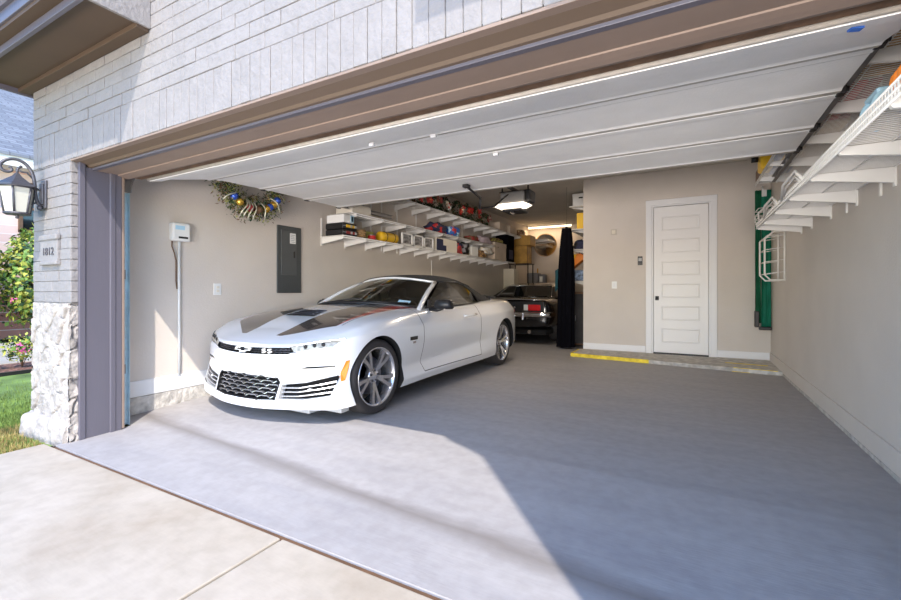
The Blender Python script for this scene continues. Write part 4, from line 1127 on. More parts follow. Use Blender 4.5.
def plate(name, c, n, w, h, label, cat, kind='outlet', mat='white_plastic'):
    t = thing(name, c, label, cat); c = Vector(c); n = Vector(n); u = Vector((0,1,0)) if abs(n.x) > .5 else Vector((1,0,0))
    def bxx(bm, du, dz, w, h, d0, d1, bev=.002):
        p = c + u*du + Vector((0,0,dz)); e = u*w/2 + Vector((0,0,h/2))
        a = p - e + n*d0; b_ = p + e + n*d1
        box(bm, (min(a.x,b_.x),min(a.y,b_.y),a.z), (max(a.x,b_.x),max(a.y,b_.y),b_.z), bev)
    bm = B(); bxx(bm, 0, 0, w, h, -.002, .007, .003); build('cover_plate', bm, mat, t)
    if kind == 'outlet':
        for dz in (-.02,.02):
            bm = B(); bxx(bm, 0, dz, .034, .026, .006, .010); build('socket', bm, 'cream', t)
    elif kind == 'switch':
        bm = B(); bxx(bm, 0, 0, .033, .066, .006, .012); build('rocker', bm, 'white_trim', t)
    elif kind == 'keypad':
        bm = B(); bxx(bm, 0, .02, w*.7, h*.35, .006, .009); build('screen', bm, 'grey_plastic', t)
        bm = B(); bxx(bm, 0, -.03, w*.5, h*.2, .006, .012); build('button', bm, 'dark_metal', t)
    elif kind == 'chime':
        bm = B(); bxx(bm, 0, .0, w*.6, h*.6, .006, .016, .006); build('sensor', bm, 'cream', t)
plate('wall_outlet', (XL, 2.885, 1.12), (1,0,0), .085, .125, 'white outlet plate on the left wall behind the car nose', 'outlet')
plate('light_switch', (-1.16, YB, 1.205), (0,-1,0), .085, .125, 'white light switch on the back wall left of the door', 'light switch', 'switch')
plate('door_keypad', (-.745, YB, 1.615), (0,-1,0), .075, .15, 'black keypad beside the frame of the house door', 'keypad', 'keypad', 'black_plastic')
plate('wall_sensor', (-1.17, YB, 2.13), (0,-1,0), .10, .10, 'beige sensor high on the back wall above the light switch', 'sensor', 'chime', 'liner')

# Christmas wreath in a clear bag on the left wall under the door track
wr = thing('christmas_wreath', (XL+.08, 3.19, 2.38), 'leafy wreath with gold and blue baubles on the left wall', 'wreath')
wc = Vector((XL+.17, 3.17, 2.36)); rw = random.Random(5)
bm = B()
for i in range(4200):
    a = rw.uniform(0, 2*PI); rr_ = .36 + rw.gauss(0, .065); p = wc + Vector((rw.gauss(0,.035), math.cos(a)*rr_, math.sin(a)*rr_))
    dv = Vector((rw.uniform(-.4,1), rw.uniform(-1,1), rw.uniform(-1,1))).normalized()*rw.uniform(.03,.06); sv = dv.cross(Vector((rw.uniform(-1,1),rw.uniform(-1,1),rw.uniform(-1,1)))).normalized()*.007
    v = [bm.verts.new(q) for q in (p, p+dv*.5+sv, p+dv, p+dv*.5-sv)]; f = bm.faces.new(v); f.material_index = rw.choice((0,0,1,2))
build('foliage', bm, ['leaf_dark','olive','brown'], wr, fixn=False)
for i, (a, mt) in enumerate(((-2.35,'ball_blue'),(-2.12,'gold'),(-1.15,'gold'),(-1.0,'ball_blue'),(-.62,'ball_blue'),(-1.75,'red_dark'),(-1.45,'brown'),(-.85,'gold'),(0.3,'gold'),(1.2,'ball_blue'),(2.2,'gold'))):
    bm = B(); ball(bm, wc + Vector((.07, math.cos(a)*.36, math.sin(a)*.36)), .042, 12); build('bauble', bm, mt, wr)
for i, a in enumerate((-2.45,-1.95,-1.86,-1.75,-1.62,-1.3,-.78)):
    bm = B(); pts = [wc + Vector((.06+.05*math.sin(t*PI/8), math.cos(a+.03*math.sin(t*.8))*(.28+.026*t), math.sin(a+.03*math.sin(t*.8))*(.28+.026*t))) for t in range(9)]
    tube(bm, pts, .008, 5); build('ribbon', bm, 'mesh_silver', wr)

# ================= shelving =================
def wire_shelf(label, xw, xf, y0, y1, z, brk, ups=(), lip=False, wires=.05, liner=True):
    s = 1 if xf > xw else -1
    t = thing('wire_shelf', (xw, (y0+y1)/2, z), label, 'shelf', 'white wire wall shelves')
    bm = B(); y = y0
    xa, xb = min(xw, xf), max(xw, xf)
    while y <= y1:
        box(bm, (xa, y-.002, z-.003), (xb, y+.002, z+.001)); y += wires
    for xx in (xw+s*.01, (xw+xf)/2): box(bm, (xx-.003, y0, z-.009), (xx+.003, y1, z-.003))
    build('deck', bm, 'wire_white', t)
    if liner:
        bm = B(); box(bm, (xa+.01, y0+.01, z+.001), (xb-.01, y1-.01, z+.005)); build('shelf_liner', bm, 'liner', t)
    bm = B(); tube(bm, [(xf, y0, z), (xf, y1, z)], .006, 6); tube(bm, [(xf, y0, z-.028), (xf, y1, z-.028)], .006, 6)
    if lip:
        tube(bm, [(xf, y0, z+.032), (xf, y1, z+.032)], .006, 6)
        y = y0
        while y < y1: box(bm, (xf-.003,y-.002,z-.028),(xf+.003,y+.002,z+.032)); y += .03
    build('front_rail', bm, 'wire_white', t)
    for y in brk:
        bm = B(); conv = lambda u, v, d: (u, d, v)
        prism(bm, [(xw, z-.006),(xw, z-.10),(xw+s*.03, z-.095),(xf-s*.01, z-.045),(xf, z-.03),(xf,z-.006)], y-.011, y+.011, conv)
        box(bm, (min(xw,xw+s*.012), y-.017, z-.12), (max(xw,xw+s*.012), y+.017, z+.03), .003)
        build('bracket', bm, 'wire_white', t)
    for y, za, zb in ups:
        bm = B(); box(bm, (min(xw,xw+s*.012), y-.012, za), (max(xw,xw+s*.012), y+.012, zb), .002); build('upright', bm, 'wire_white', t)
    return t
fr = lambda a, b_, st: [a+st*i for i in range(int((b_-a)/st)+1)]
LXF = -4.05
wire_shelf('lowest white wire shelf along the left wall', XL, LXF, 4.37, 10.9, 1.845, fr(4.40,10.8,.46), [(4.39,1.72,2.1)]+[(y,1.75,2.95) for y in (5.45,5.72,6.15,6.75,7.6,8.6)] + [(7.3,.4,1.7)])
wire_shelf('middle white wire shelf along the left wall', XL, LXF, 4.55, 9.6, 2.175, fr(4.65,9.5,.60))
wire_shelf('top white wire shelf on the left wall, under Christmas decorations', XL, LXF, 5.9, 12.6, 2.585, fr(6.1,12.5,.52))
bm_t = wire_shelf('short white wire shelf high in the far left corner', XL, -3.75, 12.75, 13.17, 2.66, [12.95])
wire_shelf('lower white wire shelf on the right wall', XR, .66, 1.95, 6.02, 1.835, [2.25,2.9,3.5,4.17,4.83,5.5,5.95], (), True, .03)
wire_shelf('upper white wire shelf on the right wall', XR, .66, 1.95, 6.12, 2.335, [2.3,3.0,3.72,4.4,5.1,5.75], [(3.72,1.7,2.9),(4.40,1.7,2.9)], False, .03, False)
for y, nm in ((4.2,'nearer'),(5.15,'farther')):
    bm = B(); tube(bm, [(.655,y-.55,1.84),(.64,y-.40,1.93),(.64,y+.05,1.93),(.655,y+.22,1.84)], .012, 6); tube(bm, [(.655,y-.45,1.85),(.65,y-.36,1.90),(.65,y,1.90),(.655,y+.12,1.85)], .008, 6)
    tag(build('shelf_guard', bm, 'wire_white'), 'white wire guard hooked on the right shelf edge, %s of two' % nm, 'shelf guard', 'wire guards on the right shelf')

# ---- small-object builders ----
def carton(name, lo, hi, mat, label, cat, group=None, lid=None, tape=None, patch=None, handle=None):
    c = ((lo[0]+hi[0])/2, (lo[1]+hi[1])/2, lo[2]); t = thing(name, c, label, cat, group)
    bm = B(); h = hi[2]-lo[2]; lz = hi[2]-h*.22 if lid else hi[2]
    box(bm, lo, (hi[0],hi[1],lz), .006); build('body', bm, mat, t)
    if lid: bm = B(); box(bm, (lo[0]-.006,lo[1]-.006,lz-.01), (hi[0]+.006,hi[1]+.006,hi[2]), .008); build('lid', bm, lid, t)
    fx_ = hi[0] if abs(hi[0]) < abs(lo[0]) else lo[0]; sg = 1 if fx_ == hi[0] else -1
    if patch:
        for (ya, yb, za, zb, mt) in patch:
            bm = B(); Y = lambda q: lo[1]+(hi[1]-lo[1])*q; Z = lambda q: lo[2]+h*q
            box(bm, (min(fx_-.002*sg, fx_+.004*sg), Y(ya), Z(za)), (max(fx_-.002*sg, fx_+.004*sg), Y(yb), Z(zb)), .001); build('printed_panel', bm, mt, t)
    if handle:
        bm = B(); yc = (lo[1]+hi[1])/2; zc = lo[2]+h*.72
        box(bm, (min(fx_-.002*sg,fx_+.006*sg), yc-.045, zc-.008), (max(fx_-.002*sg,fx_+.006*sg), yc+.045, zc+.014), .005); build('hand_hole', bm, 'black_void', t)
    return t
def case(lo, hi, label, acc):
    t = thing('tool_case', ((lo[0]+hi[0])/2,(lo[1]+hi[1])/2,lo[2]), label, 'tool case', 'black tool cases on the left shelf')
    bm = B(); box(bm, lo, hi, .018); build('shell', bm, 'black_plastic', t)
    bm = B(); zc = (lo[2]+hi[2])/2; box(bm, (hi[0]-.01,lo[1]+.01,zc-.003), (hi[0]+.004,hi[1]-.01,zc+.003)); build('seam', bm, 'grey_plastic', t)
    ya = lo[1]+(hi[1]-lo[1])*.2
    bm = B(); box(bm, (hi[0]-.004,ya,zc-.02), (hi[0]+.006,ya+.17,zc+.018), .003); build('name_plate', bm, acc, t)
    for k in (.55,.85):
        yy = lo[1]+(hi[1]-lo[1])*k; bm = B(); box(bm, (hi[0]-.004,yy-.02,zc-.018), (hi[0]+.009,yy+.02,zc+.018), .004); build('latch', bm, 'grey_plastic', t)
def lump(name, c, r, mats, label, cat, group=None, nz=.35, n=2, base=True):
    """soft bag or bundle: a displaced ball with a flat underside"""
    bm = B(); bmesh.ops.create_icosphere(bm, subdivisions=3, radius=1.0); c = Vector(c)
    for v in bm.verts:
        d = v.co.normalized(); k = 1 + nz*noise.noise(d*2.2 + c) + nz*.5*noise.noise(d*5 + c*2)
        q = Vector((max(-.85, min(.85, d.x*1.15)), max(-.9, min(.9, d.y*1.12)), d.z))*k
        z = max(q.z, -.55); v.co = Vector((q.x*r[0], q.y*r[1], (z+.55)*r[2])) + c
    for f in bm.faces:
        f.smooth = True; 
        if len(mats) > 1: f.material_index = int((noise.noise(f.calc_center_median()*9)+1)*2.2) % len(mats)
    return tag(build(name, bm, mats), label, cat, group)

zl = 1.853
case((-4.40,4.41,zl), (-4.07,4.70,zl+.085), 'black tool case at the bottom, left end of the lowest left shelf', 'red_dark')
case((-4.40,4.41,zl+.087), (-4.07,4.69,zl+.172), 'black tool case on the lower case, with a yellow plate', 'yellow')
carton('cardboard_box', (-4.38,4.42,zl+.175), (-4.07,4.62,zl+.285), 'white', 'white box with blue panel on top of the black tool cases', 'box', None, None, None, [(.66,.98,.05,.95,'light_blue'),(.74,.92,.2,.85,'blue')])
bk = thing('wicker_basket', (-4.2,4.84,zl), 'small brown wicker basket between tool cases and red tin', 'basket')
bm = B(); lathe(bm, [(.0001,0),(.075,0),(.085,.05),(.095,.11),(.088,.112),(.07,.02),(.0001,.01)], (-4.16,4.84,zl), (0,0,1), 20); build('body', bm, 'wicker', bk)
bm = B(); 
for k in range(4): tube(bm, [(-4.16+.09*math.cos(a)*(1), 4.84+.09*math.sin(a), zl+.03+.027*k) for a in [i*PI/8 for i in range(16)]], .007, 5, closed=True)
build('weave_band', bm, 'wood_tan', bk)
tt = thing('tin_can', (-4.15,5.09,zl), 'short red tin beside the yellow cylinder', 'tin'); bm = B(); cyl(bm, (-4.13,5.08,zl), (-4.13,5.08,zl+.065), .06, seg=20); build('can_body', bm, 'red', tt); bm = B(); cyl(bm, (-4.13,5.08,zl+.065), (-4.13,5.08,zl+.075), .062, .058, seg=20); build('lid', bm, 'steel', tt)
carton('storage_box', (-4.35,4.99,zl), (-4.22,5.24,zl+.14), 'olive', 'olive box behind the red tin', 'box')
yc = thing('sleeping_mat', (-4.16,5.5,zl), 'bright yellow rolled cylinder lying on the left shelf', 'rolled mat'); bm = B(); lathe(bm, [(.0001,0),(.05,0),(.078,.02),(.08,.06),(.08,.38),(.074,.42),(.03,.43),(.0001,.43)], (-4.15,5.27,zl+.08), (0,1,0), 24); build('roll', bm, 'yellow', yc)
bm = B(); 
for k in (.12,.32): tube(bm, [(-4.15+.082*math.cos(a), 5.27+k, zl+.082+.082*math.sin(a)) for a in [i*PI/10 for i in range(20)]], .005, 5, closed=True)
build('strap', bm, 'black_plastic', yc)
for k in range(3):
    y0 = 5.78+k*.335; t = thing('photo_frame', (-4.08,y0+.15,zl), ['white frame standing next to the yellow roll','middle one of three white frames on the left shelf','white frame nearest to the white and navy box'][k], 'frame', 'white frames on the left shelf')
    bm = B(); a, b_ = (y0, zl), (y0+.31, zl+.20)
    for lo2, hi2 in (((a[0],a[1]),(b_[0],a[1]+.025)), ((a[0],b_[1]-.025),(b_[0],b_[1])), ((a[0],a[1]),(a[0]+.028,b_[1])), ((b_[0]-.028,a[1]),(b_[0],b_[1]))): box(bm, (-4.10,lo2[0],lo2[1]), (-4.07,hi2[0],hi2[1]), .003)
    build('frame', bm, 'white', t); bm = B(); box(bm, (-4.10,y0+.02,zl+.02), (-4.092,y0+.29,zl+.18)); build('picture', bm, pm('grey_print%d'%k, (.25,.24,.24), .6, var=.8, vscale=22), t)
carton('cardboard_box', (-4.38,6.86,zl), (-4.07,7.66,zl+.24), 'cream', 'large white box with navy end next to the frames', 'box', None, None, None, [(0,.30,.0,.9,'navy'),(.30,.45,.0,.45,'navy')])
lump('cloth_bag', (-4.20,7.83,zl), (.14,.14,.16), ['red_dark','navy','red'], 'small red and navy bag beside the white and navy box', 'bag')
lump('cloth_bag', (-4.20,8.13,zl), (.15,.15,.17), ['black_plastic','grey_cloth'], 'black bag left of the white bin', 'bag')
bn = thing('plastic_bin', (-4.2,8.5,zl), 'white plastic bin on the lowest left shelf', 'bin'); bm = B(); box(bm, (-4.34,8.34,zl), (-4.08,8.68,zl+.22), .02); build('body', bm, 'white', bn); bm = B(); box(bm, (-4.35,8.33,zl+.20), (-4.07,8.69,zl+.235), .01); build('rim', bm, 'grey_plastic', bn)
lump('cloth_bag', (-4.20,8.93,zl), (.14,.20,.11), ['brown','wood_tan'], 'low brown bag below the white bundle', 'bag')
lump('blanket_bundle', (-4.18,9.25,zl+.10), (.13,.30,.11), ['cream','white'], 'white rolled bundle lying on the brown bag', 'bundle')
carton('storage_box', (-4.40,9.58,zl), (-4.07,10.30,zl+.42), 'paper_sand', 'large tan storage box near the dark cabinet', 'box', None, 'paper_sand', None, [(.25,.3,.7,.75,'brown')])
carton('speaker_box', (-4.40,10.38,zl), (-4.06,10.85,zl+.68), 'curtain_black', 'tall black case at the far end of the lowest left shelf', 'case', None, None, None, [(.2,.8,.1,.45,'navy')])
zm = 2.183
carton('cardboard_box', (-4.38,4.6,zm), (-4.08,5.0,zm+.13), 'cream', 'pale flat box on the middle shelf just under the door', 'box')
lump('duffel_bag', (-4.17,6.98,zm), (.16,.24,.13), ['navy','red','navy'], 'navy and red bag on the middle left shelf', 'bag')
lump('tote_bag', (-4.16,7.55,zm), (.16,.23,.13), ['teal','light_blue','blue','red'], 'blue and teal patterned bag on the middle left shelf', 'bag')
lump('cloth_bag', (-4.20,8.55,zm), (.14,.22,.08), ['brown','red_dark'], 'dark brown bag at mid length of the middle left shelf', 'bag')
lump('blanket_bundle', (-4.20,9.15,zm), (.14,.30,.12), ['lavender'], 'mauve blanket bundle at the far end of the middle left shelf', 'bundle')
lump('cloth_bag', (-4.20,9.9,zl+.43), (.14,.30,.07), ['olive','brown'], 'olive bag lying on the large tan storage box', 'bag')
# Christmas decorations along the top shelf
zt = 2.593
def decoration(y, r, mt, label, k):
    rw = random.Random(k); t = thing('christmas_decoration', (-4.18,y,zt), label, 'decoration', 'Christmas decorations on the top shelf')
    c = Vector((-4.14, y, zt+r)); bm = B()
    for i in range(260):
        d = Vector((rw.gauss(0,.5), rw.gauss(0,1), rw.gauss(0,1))).normalized(); p = c + Vector((d.x*r*.5, d.y*r*.95, d.z*r*.95))*rw.uniform(.6,1); p.z = max(p.z, zt+.005)
        sv = d.cross(Vector((rw.random(),rw.random(),rw.random()))).normalized()*.018; e = p + d*.05; e.z = max(e.z, zt+.004)
        m_ = p.lerp(e,.5)
        f = bm.faces.new([bm.verts.new(q) for q in (p, m_+sv, e, m_-sv)]); f.material_index = rw.choice((0,0,1))
    build('foliage', bm, ['leaf_dark','brown'], t, fixn=False)
    for q in range(3):
        bm = B(); fc = c + Vector((.09, rw.uniform(-.6,.6)*r, rw.uniform(-.5,.7)*r))
        for i in range(9):
            a = i*2*PI/9+rw.random(); d = Vector((rw.uniform(.1,.4), math.cos(a), math.sin(a)))*rw.uniform(.06,.09); sv = Vector((0,-math.sin(a),math.cos(a)))*.026
            f = bm.faces.new([bm.verts.new(z) for z in (fc, fc+d*.5+sv, fc+d, fc+d*.5-sv)])
        ball(bm, fc, .012, 6, 1); build('blossom', bm, [mt[q % len(mt)],'gold'], t, fixn=False)
decoration(6.30, .10, ['red'], 'red blossom decoration at the near end of the top shelf', 1)
decoration(6.58, .13, ['red','red'], 'second red blossom decoration on the top shelf, dark leaves', 2)
decoration(6.92, .14, ['red_dark','brown'], 'leafy green decoration with dark blossoms between red and white ones', 3)
decoration(7.28, .15, ['white','red','cream'], 'white and pink blossom decoration on the top shelf', 4)
decoration(7.78, .16, ['red','cream'], 'red and cream blossom decoration on the top shelf', 5)
decoration(8.20, .17, ['red','red'], 'red blossom decoration in the middle of the top shelf', 6)
decoration(8.65, .17, ['red','red_dark'], 'full red blossom decoration near the far end of the row', 7)
decoration(9.15, .15, ['red_dark','cream'], 'last and faintest decoration in the top shelf row', 8)
for k, y in enumerate((9.9,10.6)): carton('storage_box', (-4.38,y,zt), (-4.08,y+.5,zt+.2), 'paper_sand', ['tan box on the top shelf beyond the decorations','farthest tan box on the top left shelf'][k], 'box')

# right wall shelf items
zr = 1.843
hb = thing('hose_holder', (.86,2.62,zr), 'pale blue plastic holder with oval holes on the right shelf', 'plastic holder')
bm = B()
conv = lambda u, v, d: (u, d, v)
for (yy, rr_) in ((2.56,.0),(2.70,.0)):
    ring = []
    for i in range(24):
        a = i*2*PI/24; ring.append((.75+.045*math.cos(a), 1.843+.065+.062*math.sin(a)))
    tube(bm, [(q[0], yy, q[1]) for q in ring], .013, 8, closed=True)
box(bm, (.70,2.55,zr), (.82,2.71,zr+.015), .005); box(bm, (.71,2.55,zr+.12), (.82,2.71,zr+.145), .01); box(bm, (.80,2.55,zr), (.83,2.71,zr+.14), .01)
build('frame', bm, 'light_blue', hb)
oc = thing('cord_reel', (.86,2.28,zr), 'bright orange cord coil on the right shelf, next to the blue holder', 'cord')
bm = B(); rw = random.Random(2)
for k in range(7):
    tube(bm, [(.77+(.05+.01*rw.random())*math.cos(a), 2.20+.03*k+.008*math.sin(3*a+k), zr+.085+(.065+.01*rw.random())*math.sin(a)) for a in [i*2*PI/28 for i in range(28)]], .012, 6, closed=True)
build('coil', bm, 'orange', oc); bm = B(); box(bm, (.72,2.42,zr), (.78,2.48,zr+.04), .01); build('plug', bm, 'black_plastic', oc)
carton('plastic_tray', (.70,2.0,zr), (1.02,2.15,zr+.02), 'light_blue', 'pale blue flat tray at the near end of the right shelf', 'tray')
zu = 2.337
rd_ = thing('corrugated_sheet', (.86,2.4,zu), 'brown slatted sheet lying on the upper right shelf', 'sheet')
bm = B(); y = 2.3
while y < 3.35: box(bm, (.68,y,zu), (1.03,y+.03,zu+.02), .006); y += .036
box(bm, (.68,2.3,zu+.018), (1.03,3.38,zu+.028)); build('slats', bm, 'wood_tan', rd_)
rb = thing('folded_chair', (.86,3.45,zu), 'red striped folded fabric on the upper right shelf', 'folded chair')
bm = B()
for k in range(5): box(bm, (.69+.062*k,3.46,zu), (.745+.062*k,4.10,zu+.025), .008, k % 2)
build('fabric', bm, ['red_dark','red'], rb)
carton('cardboard_box', (.70,4.15,zu), (1.02,4.6,zu+.2), 'kraft', 'kraft cardboard box on the upper right shelf', 'box')
lv = thing('spirit_level', (.80,5.0,zu), 'long yellow level lying on the upper right shelf', 'level'); bm = B(); box(bm, (.78,4.62,zu), (.83,5.35,zu+.05), .004); build('bar', bm, 'yellow', lv); bm = B(); box(bm, (.775,4.95,zu+.012), (.779,5.03,zu+.04)); build('vial', bm, 'green_light', lv)
pt = thing('power_tool', (.70,5.55,zu), 'yellow power tool at the front of the upper right shelf', 'power tool')
bm = B(); box(bm, (.63,5.42,zu+.01), (.74,5.66,zu+.17), .02); build('housing', bm, 'yellow', pt); bm = B(); box(bm, (.64,5.66,zu+.02), (.72,5.74,zu+.12), .02); cyl(bm, (.62,5.5,zu+.13), (.56,5.5,zu+.13), .03, seg=12); build('handle', bm, 'black_plastic', pt)
carton('tool_case', (.74,5.42,zu), (.90,5.70,zu+.16), 'blue', 'dark blue case behind the yellow power tool', 'case')
carton('cardboard_box', (.66,5.76,zu), (.86,6.08,zu+.13), 'brown', 'small brown box at the far end of the upper right shelf', 'box')
# green bag and wire racks in the corner
gb = thing('garment_bag', (.95,7.92,.55), 'tall green fabric bag hanging in the right back corner', 'hanging bag')
bm = B()
for (xa, xb, mi_, zb) in ((.85,.925,0,.62),(.925,1.05,1,.54)):
    pts = []
    for j in range(24):
        z = 2.60 + (zb-2.60)*j/23
        pts.append([(xa+(xb-xa)*i/8, 7.90-.02*math.sin(i*1.9+z*1.3)-.012*math.sin(z*7+i), z) for i in range(9)])
    grid(bm, pts, mi_)
bmesh.ops.solidify(bm, geom=bm.faces[:], thickness=-.05)
build('fabric', bm, ['green_cloth','green_light'], gb)
bm = B(); box(bm, (.845,7.86,.56), (.90,7.97,.80), .01); box(bm, (.90,7.86,.52), (1.05,7.97,.57), .01); build('base_strip', bm, 'black_plastic', gb)
bm = B(); tube(bm, [(.95,7.92,2.58),(.95,7.95,2.66),(.95,8.03,2.66)], .012, 6); box(bm, (.93,7.87,2.50), (.99,7.89,2.60), .003); build('hook', bm, 'white_plastic', gb)
def rack(y0, y1, z0, z1, xo, label):
    t = thing('wire_rack', (1.04,(y0+y1)/2,z0), label, 'rack', 'white wire racks in the corner')
    for y in (y0, y1):
        bm = B(); tube(bm, [(1.05,y,z0),(xo+.06,y,z0),(xo,y,z0+.07),(xo,y,z1-.09),(xo+.09,y,z1),(1.05,y,z1)], .011, 8); tube(bm, [(1.045,y,z0-.01),(1.045,y,z1+.02)], .012, 8); build('side_frame', bm, 'wire_white', t)
    n = 4
    for k in range(n):
        z = z0 + (z1-z0)*(k+.5)/n; bm = B(); tube(bm, [(xo,y0,z),(xo,y1,z)], .006, 6); tube(bm, [(xo,y0,z),(1.045,y0,z+.03)], .005, 6); tube(bm, [(xo,y1,z),(1.045,y1,z+.03)], .005, 6); build('cross_bar', bm, 'wire_white', t)
rack(6.85, 7.30, 1.24, 1.86, .84, 'white wire rack hanging in front of the green bag')
rack(7.25, 7.60, 2.02, 2.26, .82, 'small white wire rack above the larger rack, by the shelf end')
# ================= black classic car in the deep bay, seen from behind =================
BX, BY = -3.39, 8.62
bc = thing('classic_car', (BX, BY+2.1, 0), 'black classic coupe parked behind the convertible, chrome rear bumper facing out', 'car')
secs = [ # s, half outline (X, z) from bottom to centre top
 (0.00, [(0,.36),(.78,.36),(.86,.42),(.87,.60),(.86,.78),(.80,.885),(.55,.905),(0,.91)]),
 (0.10, [(0,.30),(.82,.31),(.92,.42),(.935,.60),(.92,.80),(.84,.91),(.56,.935),(0,.94)]),
 (0.65, [(0,.24),(.84,.25),(.94,.42),(.95,.60),(.935,.80),(.84,.94),(.58,.965),(0,.97)]),
 (1.20, [(0,.22),(.84,.23),(.93,.40),(.95,.60),(.93,.80),(.84,.93),(.60,.96),(0,.97)]),
 (2.40, [(0,.22),(.84,.23),(.92,.38),(.94,.60),(.92,.80),(.82,.90),(.60,.93),(0,.94)]),
 (3.40, [(0,.24),(.84,.25),(.93,.40),(.94,.60),(.91,.78),(.82,.88),(.55,.90),(0,.91)]),
 (4.30, [(0,.40),(.70,.40),(.84,.45),(.86,.58),(.84,.72),(.74,.80),(.45,.82),(0,.82)])]
bm = B(); pts = []
for s, o in secs:
    row = [Vector((BX+x, BY+s, z)) for x, z in o] + [Vector((BX-x, BY+s, z)) for x, z in o[::-1][1:-1]]
    pts.append(row)
V_ = grid(bm, pts, closed_u=True); bm.faces.new(V_[0]); bm.faces.new(V_[-1][::-1])
bb = build('body', bm, ['black_paint'], bc); m_ = bb.modifiers.new('s','SUBSURF'); m_.levels = 2; m_.render_levels = 2; m2 = bb.modifiers.new('e','EDGE_SPLIT'); bb.modifiers.remove(m2)
evaluated(bb)
cc = []
for s in (.95, 3.5):
    for sd_ in (1,-1):
        b3 = B(); cyl(b3, (BX+sd_*.62,BY+s,.33), (BX+sd_*1.2,BY+s,.33), .37, seg=40); cc.append(cutter(b3))
bb.data.materials.append(M['black_void']); boolean(bb, cc)
for p in bb.data.polygons: p.use_smooth = True
# roof and glass
bm = B(); gs = [(1.02,.955,.80),(1.55,1.235,.60),(1.85,1.30,.575),(2.4,1.315,.56),(2.75,1.27,.60),(3.15,.95,.76)]
pts = []
for s, z, hw_ in gs:
    pts.append([(BX+hw_*u, BY+s, z-(.03*abs(u)**3)) for u in (-1,-.85,-.5,0,.5,.85,1)])
grid(bm, pts[1:5])
for sd_ in (1,-1):
    q = [(BX+sd_*.80,BY+1.02,.94),(BX+sd_*.60,BY+1.55,1.205),(BX+sd_*.575,BY+1.85,1.27),(BX+sd_*.70,BY+1.75,1.08),(BX+sd_*.83,BY+1.60,.93)]
    bm.faces.new([bm.verts.new(p) for p in q])
    q = [(BX+sd_*.80,BY+1.02,.95),(BX+sd_*.60,BY+1.55,1.21),(BX+sd_*.52,BY+1.53,1.215),(BX+sd_*.64,BY+1.06,.97)]
    bm.faces.new([bm.verts.new(p) for p in q])
build('roof', bm, 'black_paint', bc)
bm = B(); grid(bm, [[(BX+u*.66,BY+1.04-.03*(1-u*u),.965) for u in (-1,-.5,0,.5,1)], [(BX+u*.545,BY+1.54,1.222+.01*(1-u*u)) for u in (-1,-.5,0,.5,1)]]); rg = build('rear_window', bm, 'glass_dark', bc)
bm = B(); tube(bm, [(BX-.66,BY+1.03,.968),(BX-.545,BY+1.53,1.226),(BX,BY+1.53,1.236),(BX+.545,BY+1.53,1.226),(BX+.66,BY+1.03,.968)], .009, 6); tube(bm, [(BX-.60,BY+1.0,.975),(BX,BY+.98,.98),(BX+.60,BY+1.0,.975)], .008, 6); build('chrome_trim', bm, 'chrome', rg)
for sd_ in (1,-1):
    bm = B(); bm.faces.new([bm.verts.new(p) for p in ((BX+sd_*.835,BY+1.62,.935),(BX+sd_*.70,BY+1.77,1.08),(BX+sd_*.585,BY+1.9,1.27),(BX+sd_*.60,BY+2.7,1.25),(BX+sd_*.83,BY+2.95,.93))]); build('side_window', bm, 'glass_dark', bc)
bm = B(); grid(bm, [[(BX+u*.75,BY+3.13,.95) for u in (-1,0,1)], [(BX+u*.60,BY+2.76,1.27) for u in (-1,0,1)]]); build('windshield', bm, 'glass_dark', bc)
bm = B(); box(bm, (BX-.80,BY-.005,.56), (BX+.80,BY+.03,.885), .02); tp = build('tail_panel', bm, 'black_plastic', bc)
bm = B(); tube(bm, [(BX-.86,BY+.03,.90),(BX-.5,BY-.01,.925),(BX+.5,BY-.01,.925),(BX+.86,BY+.03,.90)], .009, 6); build('deck_trim', bm, 'chrome', bc)
bm = B(); grid(bm, [[(BX+u*.88, BY+.12, .975) for u in (-1,-.5,0,.5,1)], [(BX+u*.86, BY-.05, 1.0) for u in (-1,-.5,0,.5,1)], [(BX+u*.86, BY-.05, .985) for u in (-1,-.5,0,.5,1)]]); bmesh.ops.solidify(bm, geom=bm.faces[:], thickness=.01); build('spoiler', bm, 'black_paint', bc)
for sd_ in (1,-1):
    bm = B(); box(bm, (BX+sd_*.60-.13,BY-.02,.70), (BX+sd_*.60+.13,BY,.82), .012); tl = build('tail_lamp', bm, 'red_lens', bc)
    bm = B(); box(bm, (BX+sd_*.42-.045,BY-.02,.70), (BX+sd_*.42+.045,BY,.82), .01); build('reverse_lamp', bm, 'white_lens', tl)
    bm = B(); cyl(bm, (BX+sd_*.50,BY+.05,.27), (BX+sd_*.50,BY-.04,.26), .035, seg=14); build('exhaust_tip', bm, 'chrome', bc)
    bm = B(); box(bm, (BX+sd_*.38-.02,BY-.11,.50), (BX+sd_*.38+.02,BY-.07,.66), .01); build('bumper_guard', bm, 'chrome', bc)
bm = B(); cyl(bm, (BX+.18,BY-.02,.76), (BX+.18,BY-.028,.76), .02, seg=12); build('lock', bm, 'chrome', tp)
bm = B()
pts = []
for u in range(-8, 9):
    x = u/8*.94; y = BY-.09 + (.09 if abs(u) == 8 else .04*(abs(u)/8)**4); 
    pts.append([(BX+x, y+d, z) for d, z in ((.02,.57),(-.012,.585),(-.02,.62),(-.012,.655),(.02,.67))])
grid(bm, pts); 
for sd_ in (1,-1): 
    grid(bm, [[(BX+sd_*.94, BY+d, z) for d, z in ((.0,.57),(-.012+.02,.585),(-.0,.62),(.008,.655),(.02,.67))], [(BX+sd_*.955, BY+.30+d, z) for d, z in ((.0,.59),(0,.60),(0,.62),(0,.64),(0,.65))]])
build('rear_bumper', bm, 'chrome', bc)
